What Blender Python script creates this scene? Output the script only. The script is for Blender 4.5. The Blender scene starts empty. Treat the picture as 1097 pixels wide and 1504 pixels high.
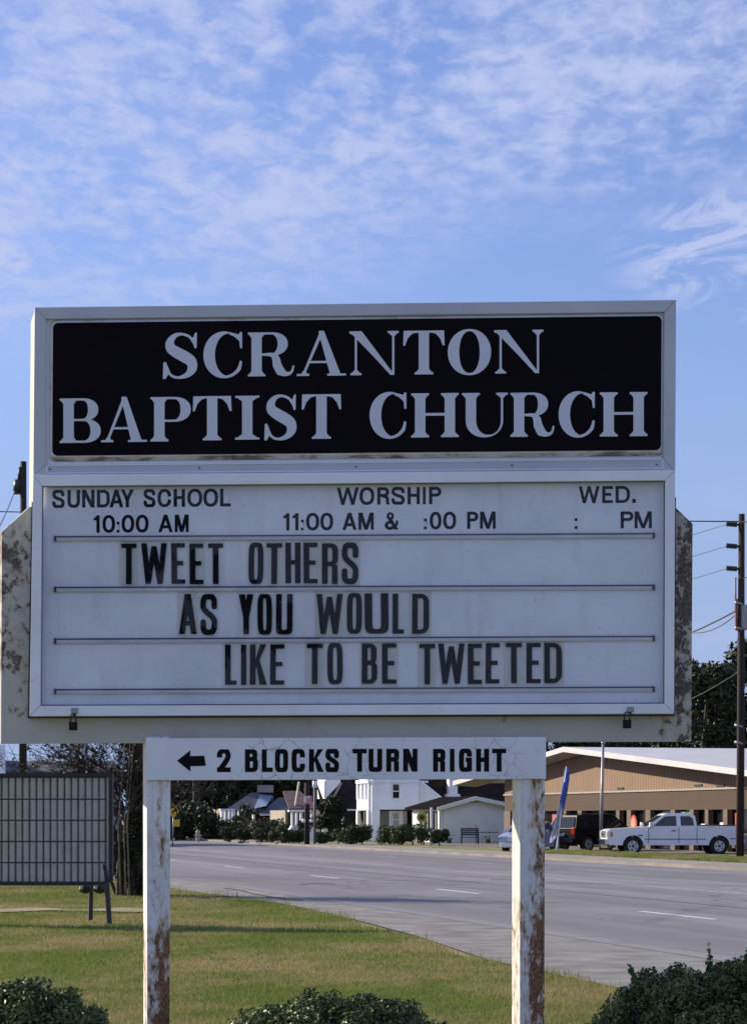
import bpy, math, random
import numpy as np
from mathutils import Vector, Matrix
from mathutils.geometry import tessellate_polygon

R = math.radians
scene = bpy.context.scene
col = scene.collection
random.seed(7)
rng = np.random.default_rng(11)

# ------------------------------------------------------------------ camera, sky, sun, exposure
F = 3300.0                    # focal length in photo pixels (1097 x 1504)
PX, HY, EYE = 548.5, 1200.0, 1.6
cam = bpy.data.objects.new('camera', bpy.data.cameras.new('camera'))
col.objects.link(cam)
cam.location = (0, 0, EYE)
cam.rotation_euler = (R(90), 0, 0)
cam.data.sensor_width = 36.0
cam.data.lens = F / 1504 * 36
cam.data.shift_y = (HY - 752) / 1504
cam.data.clip_start = 0.1
cam.data.clip_end = 6000
scene.camera = cam

SUN_EL, SUN_AZ = 24.0, -61.0       # azimuth measured from +Y towards +X
sd = Vector((math.sin(R(SUN_AZ)) * math.cos(R(SUN_EL)), math.cos(R(SUN_AZ)) * math.cos(R(SUN_EL)), math.sin(R(SUN_EL))))
sun = bpy.data.objects.new('sun', bpy.data.lights.new('sun', 'SUN'))
col.objects.link(sun)
sun.data.energy = 3.7
sun.data.angle = R(0.6)
sun.data.color = (1.0, 0.85, 0.63)
sun.rotation_euler = sd.to_track_quat('Z', 'Y').to_euler()
sun.location = (-30, 10, 40)

scene.view_settings.view_transform = 'Standard'
scene.view_settings.look = 'None'
scene.view_settings.gamma = 1
scene.view_settings.use_curve_mapping = False
scene.view_settings.exposure = 0.98

world = bpy.data.worlds.new('World')
scene.world = world
world.use_nodes = True
SKY_STRENGTH = 0.118
def build_world():
    nt = world.node_tree; N = nt.nodes; L = nt.links
    for n in list(N): N.remove(n)
    out = N.new('ShaderNodeOutputWorld'); bg = N.new('ShaderNodeBackground')
    bg.inputs['Strength'].default_value = SKY_STRENGTH
    L.new(bg.outputs[0], out.inputs['Surface'])
    sky = N.new('ShaderNodeTexSky'); sky.sky_type = 'NISHITA'; sky.sun_disc = False
    sky.sun_elevation = R(SUN_EL); sky.sun_rotation = R(SUN_AZ); sky.altitude = 0
    sky.air_density = 1.0; sky.dust_density = 0.6; sky.ozone_density = 2.5
    tc = N.new('ShaderNodeTexCoord')
    sep = N.new('ShaderNodeSeparateXYZ'); L.new(tc.outputs['Generated'], sep.inputs[0])
    def math_(op, a, b=None, c=None, clamp=False):
        m = N.new('ShaderNodeMath'); m.operation = op; m.use_clamp = clamp
        for i, v in enumerate((a, b, c)):
            if v is None: continue
            if isinstance(v, (int, float)): m.inputs[i].default_value = v
            else: L.new(v, m.inputs[i])
        return m.outputs[0]
    X, Y, Z = sep.outputs
    zz = math_('MAXIMUM', math_('ADD', Z, 0.03), 0.02)
    u = math_('DIVIDE', X, zz); v = math_('DIVIDE', Y, zz)
    def noise(vec, scale, detail, rough, dist=0):
        n = N.new('ShaderNodeTexNoise'); n.inputs['Scale'].default_value = scale
        n.inputs['Detail'].default_value = detail; n.inputs['Roughness'].default_value = rough
        n.inputs['Distortion'].default_value = dist
        L.new(vec, n.inputs['Vector']); return n.outputs['Fac']
    def comb(a, b, c=0.0):
        m = N.new('ShaderNodeCombineXYZ')
        for i, w in enumerate((a, b, c)):
            if isinstance(w, (int, float)): m.inputs[i].default_value = w
            else: L.new(w, m.inputs[i])
        return m.outputs[0]
    def ramp(fac, a, b, smooth=True):
        m = N.new('ShaderNodeMapRange'); m.interpolation_type = 'SMOOTHSTEP' if smooth else 'LINEAR'
        L.new(fac, m.inputs[0]); m.inputs[1].default_value = a; m.inputs[2].default_value = b
        return m.outputs[0]
    uv = comb(u, math_('MULTIPLY', v, 0.60))
    small = noise(uv, 19.0, 6, 0.6, 0.25)
    mid = noise(uv, 3.4, 4, 0.55)
    field = math_('ADD', math_('MULTIPLY', small, 0.72), math_('MULTIPLY', mid, 0.5))
    lumps = ramp(field, 0.43, 0.78)
    # the altocumulus sheet ends towards the horizon along an oblique, ragged edge
    edge = math_('ADD', math_('ADD', v, math_('MULTIPLY', u, 0.8)), math_('MULTIPLY', noise(uv, 1.3, 3, 0.5), 2.0))
    sheet = math_('SUBTRACT', 1.0, ramp(edge, 4.0, 5.0))
    fac = math_('MULTIPLY', math_('MULTIPLY', lumps, sheet), 0.95)
    # thin veil in the same sheet
    veil = math_('MULTIPLY', math_('MULTIPLY', sheet, ramp(mid, 0.25, 0.7)), 0.38)
    fac = math_('MAXIMUM', fac, veil)
    # low haze clouds near the horizon, large and soft
    dirv = comb(math_('MULTIPLY', X, 1.0), Y, math_('MULTIPLY', Z, 2.2))
    low = math_('MULTIPLY', ramp(noise(dirv, 9.0, 5, 0.6), 0.44, 0.70), math_('SUBTRACT', 1.0, ramp(Z, 0.02, 0.20)))
    fac = math_('MAXIMUM', fac, math_('MULTIPLY', low, 0.7))
    # a few cirrus streaks rising to the right
    al = R(17)
    sx = math_('ADD', math_('MULTIPLY', X, math.cos(al)), math_('MULTIPLY', Z, math.sin(al)))
    sz = math_('SUBTRACT', math_('MULTIPLY', Z, math.cos(al)), math_('MULTIPLY', X, math.sin(al)))
    st = noise(comb(math_('MULTIPLY', sx, 26.0), math_('MULTIPLY', sz, 70.0), 3.3), 1.0, 6, 0.68, 0.9)
    def near(cx, cy, rx, ry):
        ddx = math_('DIVIDE', math_('SUBTRACT', X, cx), rx); ddz = math_('DIVIDE', math_('SUBTRACT', Z, cy), ry)
        q = math_('ADD', math_('MULTIPLY', ddx, ddx), math_('MULTIPLY', ddz, ddz))
        return math_('MULTIPLY', math_('SUBTRACT', 1.0, ramp(q, 0.15, 1.0)), ramp(Y, 0, 0.2))
    streak = math_('MULTIPLY', math_('MULTIPLY', ramp(st, 0.42, 0.62), near(0.160, 0.243, 0.070, 0.034)), 0.9)
    fac = math_('MAXIMUM', fac, streak)
    puff = math_('MULTIPLY', math_('MULTIPLY', ramp(noise(dirv, 38.0, 5, 0.6), 0.34, 0.54), near(-0.163, 0.235, 0.026, 0.016)), 1.0)
    fac = math_('MAXIMUM', fac, puff)
    mix = N.new('ShaderNodeMix'); mix.data_type = 'RGBA'
    L.new(fac, mix.inputs[0])
    hs = N.new('ShaderNodeHueSaturation'); hs.inputs['Saturation'].default_value = SKY_SAT
    L.new(sky.outputs[0], hs.inputs['Color'])
    tint = N.new('ShaderNodeMix'); tint.data_type = 'RGBA'; tint.blend_type = 'MULTIPLY'; tint.inputs[0].default_value = 1
    L.new(hs.outputs[0], tint.inputs[6]); tint.inputs[7].default_value = SKY_TINT
    hz = N.new('ShaderNodeMix'); hz.data_type = 'RGBA'
    L.new(math_('MULTIPLY', math_('SUBTRACT', 1.0, ramp(Z, 0.02, 0.34)), 0.95), hz.inputs[0]); L.new(tint.outputs[2], hz.inputs[6]); hz.inputs[7].default_value = HAZE_COL
    L.new(hz.outputs[2], mix.inputs[6]); mix.inputs[7].default_value = CLOUD_COL
    L.new(mix.outputs[2], bg.inputs['Color'])
SKY_SAT = 1.0
SKY_TINT = (0.49, 0.51, 0.70, 1)
CLOUD_COL = (2.2, 2.5, 3.75, 1)
HAZE_COL = (1.45, 1.95, 3.2, 1)
build_world()

# ------------------------------------------------------------------ helpers
RD = Vector((-0.258, 0.966, 0)).normalized()      # direction of the road, away from the camera
SD = Vector((RD.y, -RD.x, 0))                     # across the road, away from the lawn
def ground(px, py):
    y = EYE * F / (py - HY)
    return Vector(((px - PX) / F * y, y, 0))
def at(px, py, y):
    return Vector(((px - PX) / F * y, y, EYE + (HY - py) / F * y))
def hgt(py, y): return EYE + (HY - py) / F * y
def on_line(px, X0):                              # ground point on the line parallel to the road at X0
    y = X0 / ((px - PX) / F + 0.267)
    return Vector(((px - PX) / F * y, y, 0))

def tag(o, label=None, cat=None, group=None, kind=None):
    if label: o['label'] = label
    if cat: o['category'] = cat
    if group: o['group'] = group
    if kind: o['kind'] = kind
    return o
def thing(name, loc, label, cat, group=None):
    o = bpy.data.objects.new(name, None); col.objects.link(o)
    o.empty_display_size = 0.3
    o.location = loc
    return tag(o, label, cat, group)
def rootloc(p):
    v = Vector((0, 0, 0))
    while p is not None:
        v += Vector(p.location); p = p.parent
    return v
def link_mesh(name, me, mat, parent=None, smooth=False):
    o = bpy.data.objects.new(name, me); col.objects.link(o)
    if mat is not None and not me.materials: me.materials.append(mat)
    if parent is not None: o.parent = parent
    if smooth: me.polygons.foreach_set('use_smooth', [True] * len(me.polygons))
    return o

class MB:
    """collects faces in world space (after self.M) and links them as ONE mesh object"""
    def __init__(s, M=None): s.v = []; s.f = []; s.M = M
    def add(s, vs, fs):
        b = len(s.v)
        for p in vs:
            p = Vector(p)
            s.v.append(s.M @ p if s.M else p)
        s.f += [tuple(b + i for i in f) for f in fs]
        return s
    def box(s, x0, x1, y0, y1, z0, z1):
        return s.add([(x0,y0,z0),(x1,y0,z0),(x1,y1,z0),(x0,y1,z0),(x0,y0,z1),(x1,y0,z1),(x1,y1,z1),(x0,y1,z1)],
              [(0,3,2,1),(4,5,6,7),(0,1,5,4),(1,2,6,5),(2,3,7,6),(3,0,4,7)])
    def hexa(s, a, b):                # two quads (lists of 4 points) joined
        return s.add(list(a) + list(b), [(0,1,2,3),(7,6,5,4),(0,4,5,1),(1,5,6,2),(2,6,7,3),(3,7,4,0)])
    def poly_prism(s, front, off):    # polygon (planar) plus offset vector
        n = len(front); off = Vector(off)
        back = [Vector(p) + off for p in front]
        tris = tessellate_polygon([[Vector(p) for p in front]])
        return s.add(list(front) + back, [tuple(t) for t in tris] + [tuple(n + i for i in reversed(t)) for t in tris] +
              [(i, (i + 1) % n, n + (i + 1) % n, n + i) for i in range(n)])
    def tube(s, pts, rads, n=8, cap=True):
        pts = [Vector(p) for p in pts]
        if isinstance(rads, (int, float)): rads = [rads] * len(pts)
        vs = []; fs = []
        for i, p in enumerate(pts):
            d = (pts[min(i + 1, len(pts) - 1)] - pts[max(i - 1, 0)]).normalized()
            a = d.orthogonal().normalized() if abs(d.z) < 0.98 else Vector((1, 0, 0))
            a = (a - d * a.dot(d)).normalized(); b = d.cross(a)
            for k in range(n):
                t = 2 * math.pi * k / n
                vs.append(p + (a * math.cos(t) + b * math.sin(t)) * rads[i])
        for i in range(len(pts) - 1):
            for k in range(n):
                fs.append((i*n+k, i*n+(k+1)%n, (i+1)*n+(k+1)%n, (i+1)*n+k))
        if cap:
            fs.append(tuple(reversed(range(n)))); fs.append(tuple(range((len(pts)-1)*n, len(pts)*n)))
        return s.add(vs, fs)
    def ball(s, c, r, nu=12, nv=8):
        c = Vector(c); r = Vector(r) if not isinstance(r, (int, float)) else Vector((r, r, r))
        vs = [c + Vector((0, 0, r.z))]; fs = []
        for j in range(1, nv):
            th = math.pi * j / nv
            for i in range(nu):
                ph = 2 * math.pi * i / nu
                vs.append(c + Vector((r.x*math.sin(th)*math.cos(ph), r.y*math.sin(th)*math.sin(ph), r.z*math.cos(th))))
        vs.append(c - Vector((0, 0, r.z)))
        for i in range(nu):
            fs.append((0, 1+i, 1+(i+1)%nu))
            for j in range(nv-2):
                a = 1 + j*nu
                fs.append((a+i, a+nu+i, a+nu+(i+1)%nu, a+(i+1)%nu))
            a = 1 + (nv-2)*nu
            fs.append((a+i, len(vs)-1, a+(i+1)%nu))
        return s.add(vs, fs)
    def build(s, name, mat, parent=None, bevel=0, smooth=False, seg=2, label=None):
        me = bpy.data.meshes.new(name)
        o0 = rootloc(parent) if parent is not None else Vector((0, 0, 0))
        me.from_pydata([tuple(p - o0) for p in s.v], [], s.f)
        me.update()
        o = link_mesh(name, me, mat, parent, smooth)
        if bevel:
            m = o.modifiers.new('bevel', 'BEVEL'); m.width = bevel; m.segments = seg; m.limit_method = 'ANGLE'; m.angle_limit = R(35)
        if label: o['label'] = label
        return o
def np_mesh(name, V, Fc, mat, parent=None):
    """V (n,3) floats, Fc (m,k) ints -> one mesh object, fast"""
    me = bpy.data.meshes.new(name)
    if parent is not None: V = V - np.array(rootloc(parent))
    k = Fc.shape[1]
    me.vertices.add(len(V)); me.vertices.foreach_set('co', np.ascontiguousarray(V, dtype=np.float32).ravel())
    me.loops.add(Fc.size); me.loops.foreach_set('vertex_index', Fc.astype(np.int32).ravel())
    me.polygons.add(len(Fc)); me.polygons.foreach_set('loop_start', np.arange(0, Fc.size, k, dtype=np.int32))
    me.polygons.foreach_set('loop_total', np.full(len(Fc), k, dtype=np.int32))
    me.update(calc_edges=True)
    return link_mesh(name, me, mat, parent)

# ------------------------------------------------------------------ materials
class NT:
    def __init__(s, name):
        s.m = bpy.data.materials.new(name); s.m.use_nodes = True
        s.t = s.m.node_tree; s.N = s.t.nodes; s.L = s.t.links
        s.b = s.N['Principled BSDF']
        s.pos = s.N.new('ShaderNodeNewGeometry').outputs['Position']
    def put(s, v, sock):
        if hasattr(v, 'links') or hasattr(v, 'is_output'): s.L.new(v, sock)
        else: sock.default_value = v
    def math(s, op, a, b=0.0, clamp=False):
        m = s.N.new('ShaderNodeMath'); m.operation = op; m.use_clamp = clamp
        s.put(a, m.inputs[0]); s.put(b, m.inputs[1]); return m.outputs[0]
    def noise(s, scale, detail=4, rough=0.55, vec=None, dist=0.0, stretch=None):
        v = vec or s.pos
        if stretch:
            mp = s.N.new('ShaderNodeMapping'); mp.inputs['Scale'].default_value = stretch
            s.L.new(v, mp.inputs[0]); v = mp.outputs[0]
        n = s.N.new('ShaderNodeTexNoise'); s.L.new(v, n.inputs['Vector'])
        n.inputs['Scale'].default_value = scale; n.inputs['Detail'].default_value = detail
        n.inputs['Roughness'].default_value = rough; n.inputs['Distortion'].default_value = dist
        return n.outputs['Fac']
    def ramp(s, fac, a, b, lo=0.0, hi=1.0, smooth=True):
        m = s.N.new('ShaderNodeMapRange'); m.interpolation_type = 'SMOOTHSTEP' if smooth else 'LINEAR'
        s.L.new(fac, m.inputs[0]); m.inputs[1].default_value = a; m.inputs[2].default_value = b
        m.inputs[3].default_value = lo; m.inputs[4].default_value = hi
        return m.outputs[0]
    def mix(s, fac, a, b, blend='MIX'):
        m = s.N.new('ShaderNodeMix'); m.data_type = 'RGBA'; m.blend_type = blend
        s.put(fac, m.inputs[0])
        for v, i in ((a, 6), (b, 7)):
            if isinstance(v, (tuple, list)): m.inputs[i].default_value = (*v[:3], 1)
            else: s.L.new(v, m.inputs[i])
        return m.outputs[2]
    def xyz(s, vec=None):
        n = s.N.new('ShaderNodeSeparateXYZ'); s.L.new(vec or s.pos, n.inputs[0]); return n.outputs
    def wave(s, scale, axis='X', vec=None):
        n = s.N.new('ShaderNodeTexWave'); n.bands_direction = axis; n.inputs['Scale'].default_value = scale
        s.L.new(vec or s.pos, n.inputs['Vector']); return n.outputs['Fac']
    def bump(s, h, strength=0.3, dist=0.01):
        n = s.N.new('ShaderNodeBump'); n.inputs['Strength'].default_value = strength; n.inputs['Distance'].default_value = dist
        s.L.new(h, n.inputs['Height']); s.L.new(n.outputs[0], s.b.inputs['Normal'])
    def done(s, color=None, rough=None, metal=None, spec=None):
        if color is not None:
            if isinstance(color, (tuple, list)): s.b.inputs['Base Color'].default_value = (*color[:3], 1)
            else: s.L.new(color, s.b.inputs['Base Color'])
        if rough is not None: s.put(rough, s.b.inputs['Roughness'])
        if metal is not None: s.b.inputs['Metallic'].default_value = metal
        if spec is not None: s.b.inputs['Specular IOR Level'].default_value = spec
        return s.m
def simple(name, c, rough=0.6, var=0.15, scale=3.0, metal=0.0, bump=0.0, spec=0.5, stretch=None):
    n = NT(name)
    f = n.noise(scale, 5, 0.6, stretch=stretch)
    k = n.ramp(f, 0.3, 0.7, 1 - var, 1 + var, smooth=False)
    cm = n.N.new('ShaderNodeVectorMath'); cm.operation = 'SCALE'; cm.inputs[0].default_value = c[:3]
    n.L.new(k, cm.inputs['Scale'])
    if bump: n.bump(n.noise(scale * 6, 4, 0.6), 0.4, bump)
    return n.done(cm.outputs[0], rough, metal, spec)

def weathered(name, paint, under, a, b, scale, streak=(1, 1, 1), rough=0.55, stain=0.25, zlo=None, zhi=None, extra=None, runs=0.0):
    """paint that has come off in noisy patches; zlo/zhi: the wear grows from height zhi down to zlo"""
    n = NT(name)
    f = n.noise(scale, 8, 0.68, stretch=streak, dist=0.3)
    big = n.noise(scale * 0.22, 3, 0.5, stretch=streak)
    f = n.math('ADD', f, n.math('MULTIPLY', n.math('SUBTRACT', big, 0.5), 0.55))
    if zlo is not None:
        z = n.xyz()[2]
        f = n.math('ADD', f, n.ramp(z, zhi, zlo, 0.0, 0.20))
    if extra is not None: f = n.math('ADD', f, extra(n))
    k = n.ramp(f, a, b)
    s1 = n.noise(2.2, 5, 0.6)
    pc = n.mix(n.ramp(s1, 0.35, 0.8, 0, stain), paint, tuple(0.45 * c for c in paint))
    if runs:
        rn = n.noise(16, 5, 0.65, stretch=(2.2, 2.2, 0.16))
        pc = n.mix(n.math('MULTIPLY', n.ramp(rn, 0.48, 0.72), runs), pc, (0.42, 0.27, 0.14))
        fine = n.noise(70, 3, 0.6)
        pc = n.mix(n.ramp(fine, 0.62, 0.70, 0, 0.5), pc, (0.25, 0.17, 0.10))
    halo = n.ramp(f, a - 0.11, a, 0, 0.7 if runs else 0.45)
    pc = n.mix(halo, pc, (paint[0] * 0.66, paint[1] * 0.48, paint[2] * 0.30))
    u1 = n.mix(n.ramp(n.noise(scale * 3, 4), 0.35, 0.65), under[0], under[1])
    n.bump(k, 0.5, -0.0015)
    return n.done(n.mix(k, pc, u1), rough)
M = {}
RUST = ((0.26, 0.12, 0.055), (0.075, 0.04, 0.025))
M['header_frame'] = weathered('greyed_aluminium', (0.46, 0.50, 0.57), ((0.2, 0.2, 0.19), (0.16, 0.15, 0.14)), 0.82, 0.88, 9, stain=0.3, rough=0.42)
M['frame'] = weathered('painted_aluminium', (0.76, 0.80, 0.89), ((0.25, 0.24, 0.22), (0.16, 0.15, 0.14)), 0.80, 0.86, 9, stain=0.3, rough=0.42)
M['frame_side'] = weathered('painted_side', (0.52, 0.48, 0.41), ((0.2, 0.12, 0.07), (0.12, 0.1, 0.08)), 0.74, 0.80, 10, (1, 1, 0.5), stain=0.35)
def right_end(n):            # the right end of the cabinet has lost most of its paint
    x, y, z = n.xyz()
    a = n.math('ADD', n.ramp(x, 1.46, 1.50, 0.0, 0.13), n.ramp(x, -1.66, -1.70, 0.0, 0.035))
    b = n.math('MULTIPLY', n.ramp(z, 2.12, 2.07), n.ramp(x, 1.42, 1.36))
    return n.math('SUBTRACT', a, n.math('MULTIPLY', b, 0.16))
M['cabinet'] = weathered('cabinet_paint', (0.46, 0.46, 0.44), ((0.035, 0.03, 0.028), (0.14, 0.11, 0.085)), 0.575, 0.63, 21, (1, 1, 0.8), stain=0.45, extra=right_end)
def lp(n):
    x, y, z = n.xyz()
    a = n.ramp(z, 1.12, 0.98, -0.09, 0.08)
    b = n.ramp(x, -1.10, -1.05, -0.08, 0.02)
    ring = n.math('MULTIPLY', n.ramp(z, 1.66, 1.62), n.ramp(z, 1.50, 1.54))
    return n.math('ADD', n.math('ADD', a, b), n.math('MULTIPLY', ring, 0.0))
def rp(n):
    x, y, z = n.xyz()
    a = n.ramp(z, 1.65, 1.1, -0.11, 0.03)
    b = n.ramp(x, 0.73, 0.80, -0.10, 0.06)
    return n.math('ADD', a, b)
M['left_post'] = weathered('left_post_paint', (0.70, 0.73, 0.80), RUST, 0.52, 0.62, 34, (1.3, 1.3, 0.5), stain=0.3, runs=0.55, extra=lp)
M['right_post'] = weathered('right_post_paint', (0.68, 0.71, 0.76), RUST, 0.50, 0.60, 32, (1.3, 1.3, 0.5), stain=0.4, runs=0.45, extra=rp)
def cracked():
    n = NT('cracked_white_board')
    vo = n.N.new('ShaderNodeTexVoronoi'); vo.feature = 'DISTANCE_TO_EDGE'; vo.inputs['Scale'].default_value = 11
    mp = n.N.new('ShaderNodeMapping'); n.L.new(n.pos, mp.inputs[0])
    nz = n.N.new('ShaderNodeTexNoise'); nz.inputs['Scale'].default_value = 9; n.L.new(n.pos, nz.inputs['Vector'])
    ad = n.N.new('ShaderNodeVectorMath'); ad.operation = 'MULTIPLY_ADD'
    n.L.new(nz.outputs['Color'], ad.inputs[0]); ad.inputs[1].default_value = (0.09, 0.09, 0.09); n.L.new(n.pos, ad.inputs[2])
    n.L.new(ad.outputs[0], vo.inputs['Vector'])
    line = n.ramp(vo.outputs['Distance'], 0.0, 0.035, 1, 0)
    where = n.ramp(n.noise(2.6, 3), 0.44, 0.62)
    k = n.math('MULTIPLY', n.math('MULTIPLY', line, where), 0.55)
    base = n.mix(n.ramp(n.noise(3.0, 5), 0.35, 0.75, 0, 0.4), (0.72, 0.76, 0.84), (0.54, 0.57, 0.62))
    n.bump(line, 0.3, -0.001)
    return n.done(n.mix(k, base, (0.12, 0.12, 0.12)), 0.5)
M['board'] = cracked()
def aged_panel():
    n = NT('aged_panel_white')
    c = n.mix(n.ramp(n.noise(2.4, 5, 0.62), 0.35, 0.75, 0, 0.5), (0.80, 0.86, 0.95), (0.58, 0.64, 0.72))
    c = n.mix(n.ramp(n.noise(5, 5, 0.65, stretch=(2.5, 1, 0.35)), 0.5, 0.8, 0, 0.4), c, (0.50, 0.53, 0.55))
    c = n.mix(n.ramp(n.noise(60, 2, 0.5), 0.66, 0.74, 0, 0.4), c, (0.35, 0.36, 0.36))
    return n.done(c, 0.55)
M['panel_white'] = aged_panel()
M['pan_edge'] = weathered('pan_edge', (0.66, 0.67, 0.70), ((0.12, 0.1, 0.08), (0.2, 0.19, 0.17)), 0.60, 0.76, 6, (1, 1, 3), stain=0.3, extra=lambda n: n.ramp(n.xyz()[2], 3.39, 3.37, 0.0, 0.20))
M['pan_black'] = simple('faded_black_acrylic', (0.0045, 0.003, 0.0055), 0.5, 0.4, 3.0, spec=0.06)
M['header_letter'] = simple('header_letter_white', (0.56, 0.60, 0.70), 0.5, 0.06, 3)
M['ink'] = simple('blue_black_ink', (0.008, 0.009, 0.02), 0.6, 0.2, 4, spec=0.1)
M['letter_black'] = simple('changeable_letter_black', (0.006, 0.006, 0.010), 0.6, 0.3, 6, spec=0.1)
M['vinyl_black'] = simple('vinyl_black', (0.004, 0.004, 0.006), 0.6, 0.2, 6, spec=0.12)
M['dark_metal'] = simple('dark_metal', (0.02, 0.02, 0.022), 0.5, 0.2, 20)
M['grey_metal'] = simple('galvanised_metal', (0.28, 0.29, 0.30), 0.45, 0.15, 12, metal=0.6)
M['lock_metal'] = simple('black_lock_body', (0.006, 0.006, 0.007), 0.5, 0.2, 20, spec=0.2)
M['rail'] = simple('clear_rail_plastic', (0.52, 0.56, 0.62), 0.35, 0.12, 8)
M['groove'] = simple('rail_groove', (0.05, 0.055, 0.075), 0.6, 0.3, 8)

def clear(name, tint=(1, 1, 1), gloss=0.08, rough=0.02, haze=0.0, k=0.15):
    m = bpy.data.materials.new(name); m.use_nodes = True
    t = m.node_tree; N = t.nodes; L = t.links
    for n in list(N): N.remove(n)
    o = N.new('ShaderNodeOutputMaterial'); tr = N.new('ShaderNodeBsdfTransparent'); tr.inputs[0].default_value = (*tint, 1)
    gl = N.new('ShaderNodeBsdfGlossy'); gl.inputs['Roughness'].default_value = rough
    lw = N.new('ShaderNodeFresnel'); lw.inputs['IOR'].default_value = 1.45
    mu = N.new('ShaderNodeMath'); mu.operation = 'MULTIPLY_ADD'; mu.inputs[1].default_value = k; mu.inputs[2].default_value = gloss; mu.use_clamp = True
    L.new(lw.outputs[0], mu.inputs[0])
    mx = N.new('ShaderNodeMixShader'); L.new(mu.outputs[0], mx.inputs[0]); L.new(tr.outputs[0], mx.inputs[1]); L.new(gl.outputs[0], mx.inputs[2])
    last = mx.outputs[0]
    if haze:
        df = N.new('ShaderNodeBsdfDiffuse'); df.inputs[0].default_value = (0.6, 0.58, 0.5, 1)
        geo = N.new('ShaderNodeNewGeometry'); nz = N.new('ShaderNodeTexNoise'); nz.inputs['Scale'].default_value = 7
        L.new(geo.outputs['Position'], nz.inputs['Vector'])
        mr = N.new('ShaderNodeMapRange'); mr.inputs[1].default_value = 0.3; mr.inputs[2].default_value = 0.7
        mr.inputs[3].default_value = haze * 0.4; mr.inputs[4].default_value = haze * 1.5; L.new(nz.outputs[0], mr.inputs[0])
        m2 = N.new('ShaderNodeMixShader'); L.new(mr.outputs[0], m2.inputs[0]); L.new(last, m2.inputs[1]); L.new(df.outputs[0], m2.inputs[2]); last = m2.outputs[0]
    L.new(last, o.inputs['Surface'])
    return m
M['cover'] = clear('acrylic_cover', (0.99, 0.99, 1.0), 0.0, 0.01, 0.0, k=0.42)
M['card_clear'] = clear('clear_letter_card', (0.985, 0.985, 0.985), -0.02, 0.15, 0.0)
M['card_old'] = clear('yellowed_letter_card', (0.955, 0.955, 0.93), -0.02, 0.15, 0.01)

def road_mat():
    n = NT('asphalt')
    x, y, z = n.xyz()
    # coordinates across and along the road
    vr = n.N.new('ShaderNodeVectorRotate'); vr.rotation_type = 'Z_AXIS'; vr.inputs['Angle'].default_value = -math.atan2(0.258, 0.966)
    n.L.new(n.pos, vr.inputs['Vector'])
    rv = vr.outputs[0]
    base = n.mix(n.noise(0.5, 5, 0.6, rv, stretch=(1.0, 0.06, 1)), (0.145, 0.15, 0.18), (0.215, 0.22, 0.255))
    tracks = n.ramp(n.noise(0.75, 2, 0.5, rv, stretch=(1.0, 0.004, 1)), 0.40, 0.62)
    base = n.mix(n.math('MULTIPLY', tracks, 0.75), base, (0.105, 0.108, 0.13))
    pt = n.ramp(n.noise(0.16, 3, 0.6, rv, stretch=(1.6, 0.5, 1)), 0.52, 0.56)
    base = n.mix(n.math('MULTIPLY', pt, 0.45), base, (0.10, 0.10, 0.115))
    oil = n.math('MULTIPLY', n.ramp(n.noise(1.1, 4, 0.7, rv, stretch=(1, .35, 1)), 0.60, 0.72), 0.5)
    base = n.mix(oil, base, (0.07, 0.07, 0.078))
    g = n.noise(45, 3, 0.7)
    base = n.mix(n.ramp(g, 0.35, 0.7, 0, 0.35), base, (0.30, 0.29, 0.28))
    cr = n.N.new('ShaderNodeTexVoronoi'); cr.feature = 'DISTANCE_TO_EDGE'; cr.inputs['Scale'].default_value = 0.22
    nz = n.N.new('ShaderNodeTexNoise'); nz.inputs['Scale'].default_value = 0.8; nz.inputs['Detail'].default_value = 5; n.L.new(n.pos, nz.inputs['Vector'])
    ad = n.N.new('ShaderNodeVectorMath'); ad.operation = 'MULTIPLY_ADD'
    n.L.new(nz.outputs['Color'], ad.inputs[0]); ad.inputs[1].default_value = (2, 2, 0); n.L.new(n.pos, ad.inputs[2])
    n.L.new(ad.outputs[0], cr.inputs['Vector'])
    k = n.math('MULTIPLY', n.ramp(cr.outputs['Distance'], 0.0, 0.014, 0.8, 0), n.ramp(n.noise(0.12, 2), 0.42, 0.52))
    base = n.mix(k, base, (0.05, 0.05, 0.05))
    n.bump(g, 0.25, 0.004)
    return n.done(base, 0.88, spec=0.3)
M['asphalt'] = road_mat()
M['gutter'] = simple('concrete_gutter', (0.17, 0.17, 0.17), 0.9, 0.4, 1.4, bump=0.004)
M['sidewalk'] = simple('concrete_sidewalk', (0.24, 0.22, 0.20), 0.9, 0.3, 0.8, bump=0.004)
M['kerb'] = simple('kerb_concrete', (0.20, 0.18, 0.17), 0.9, 0.25, 0.5)
M['paint'] = simple('road_paint', (0.62, 0.62, 0.62), 0.7, 0.2, 6)
M['paint_worn'] = simple('worn_road_paint', (0.38, 0.38, 0.39), 0.8, 0.25, 5)
M['lot'] = simple('parking_asphalt', (0.14, 0.13, 0.125), 0.9, 0.25, 0.6)
def lawn_mat(name, g1, g2, tan, k=0.7):
    n = NT(name)
    a = n.mix(n.noise(1.6, 5, 0.6), g1, g2)
    t = n.ramp(n.math('ADD', n.math('MULTIPLY', n.noise(0.35, 4, 0.6, stretch=(1.1, 0.8, 1)), 0.7), n.math('MULTIPLY', n.noise(2.5, 4, 0.65, stretch=(1, 0.8, 1)), 0.3)), 0.43, 0.58, 0, k)
    return n.done(n.mix(t, a, tan), 0.85, spec=0.25)
M['lawn'] = lawn_mat('lawn_soil', (0.11, 0.155, 0.04), (0.16, 0.19, 0.055), (0.30, 0.24, 0.13))
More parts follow.
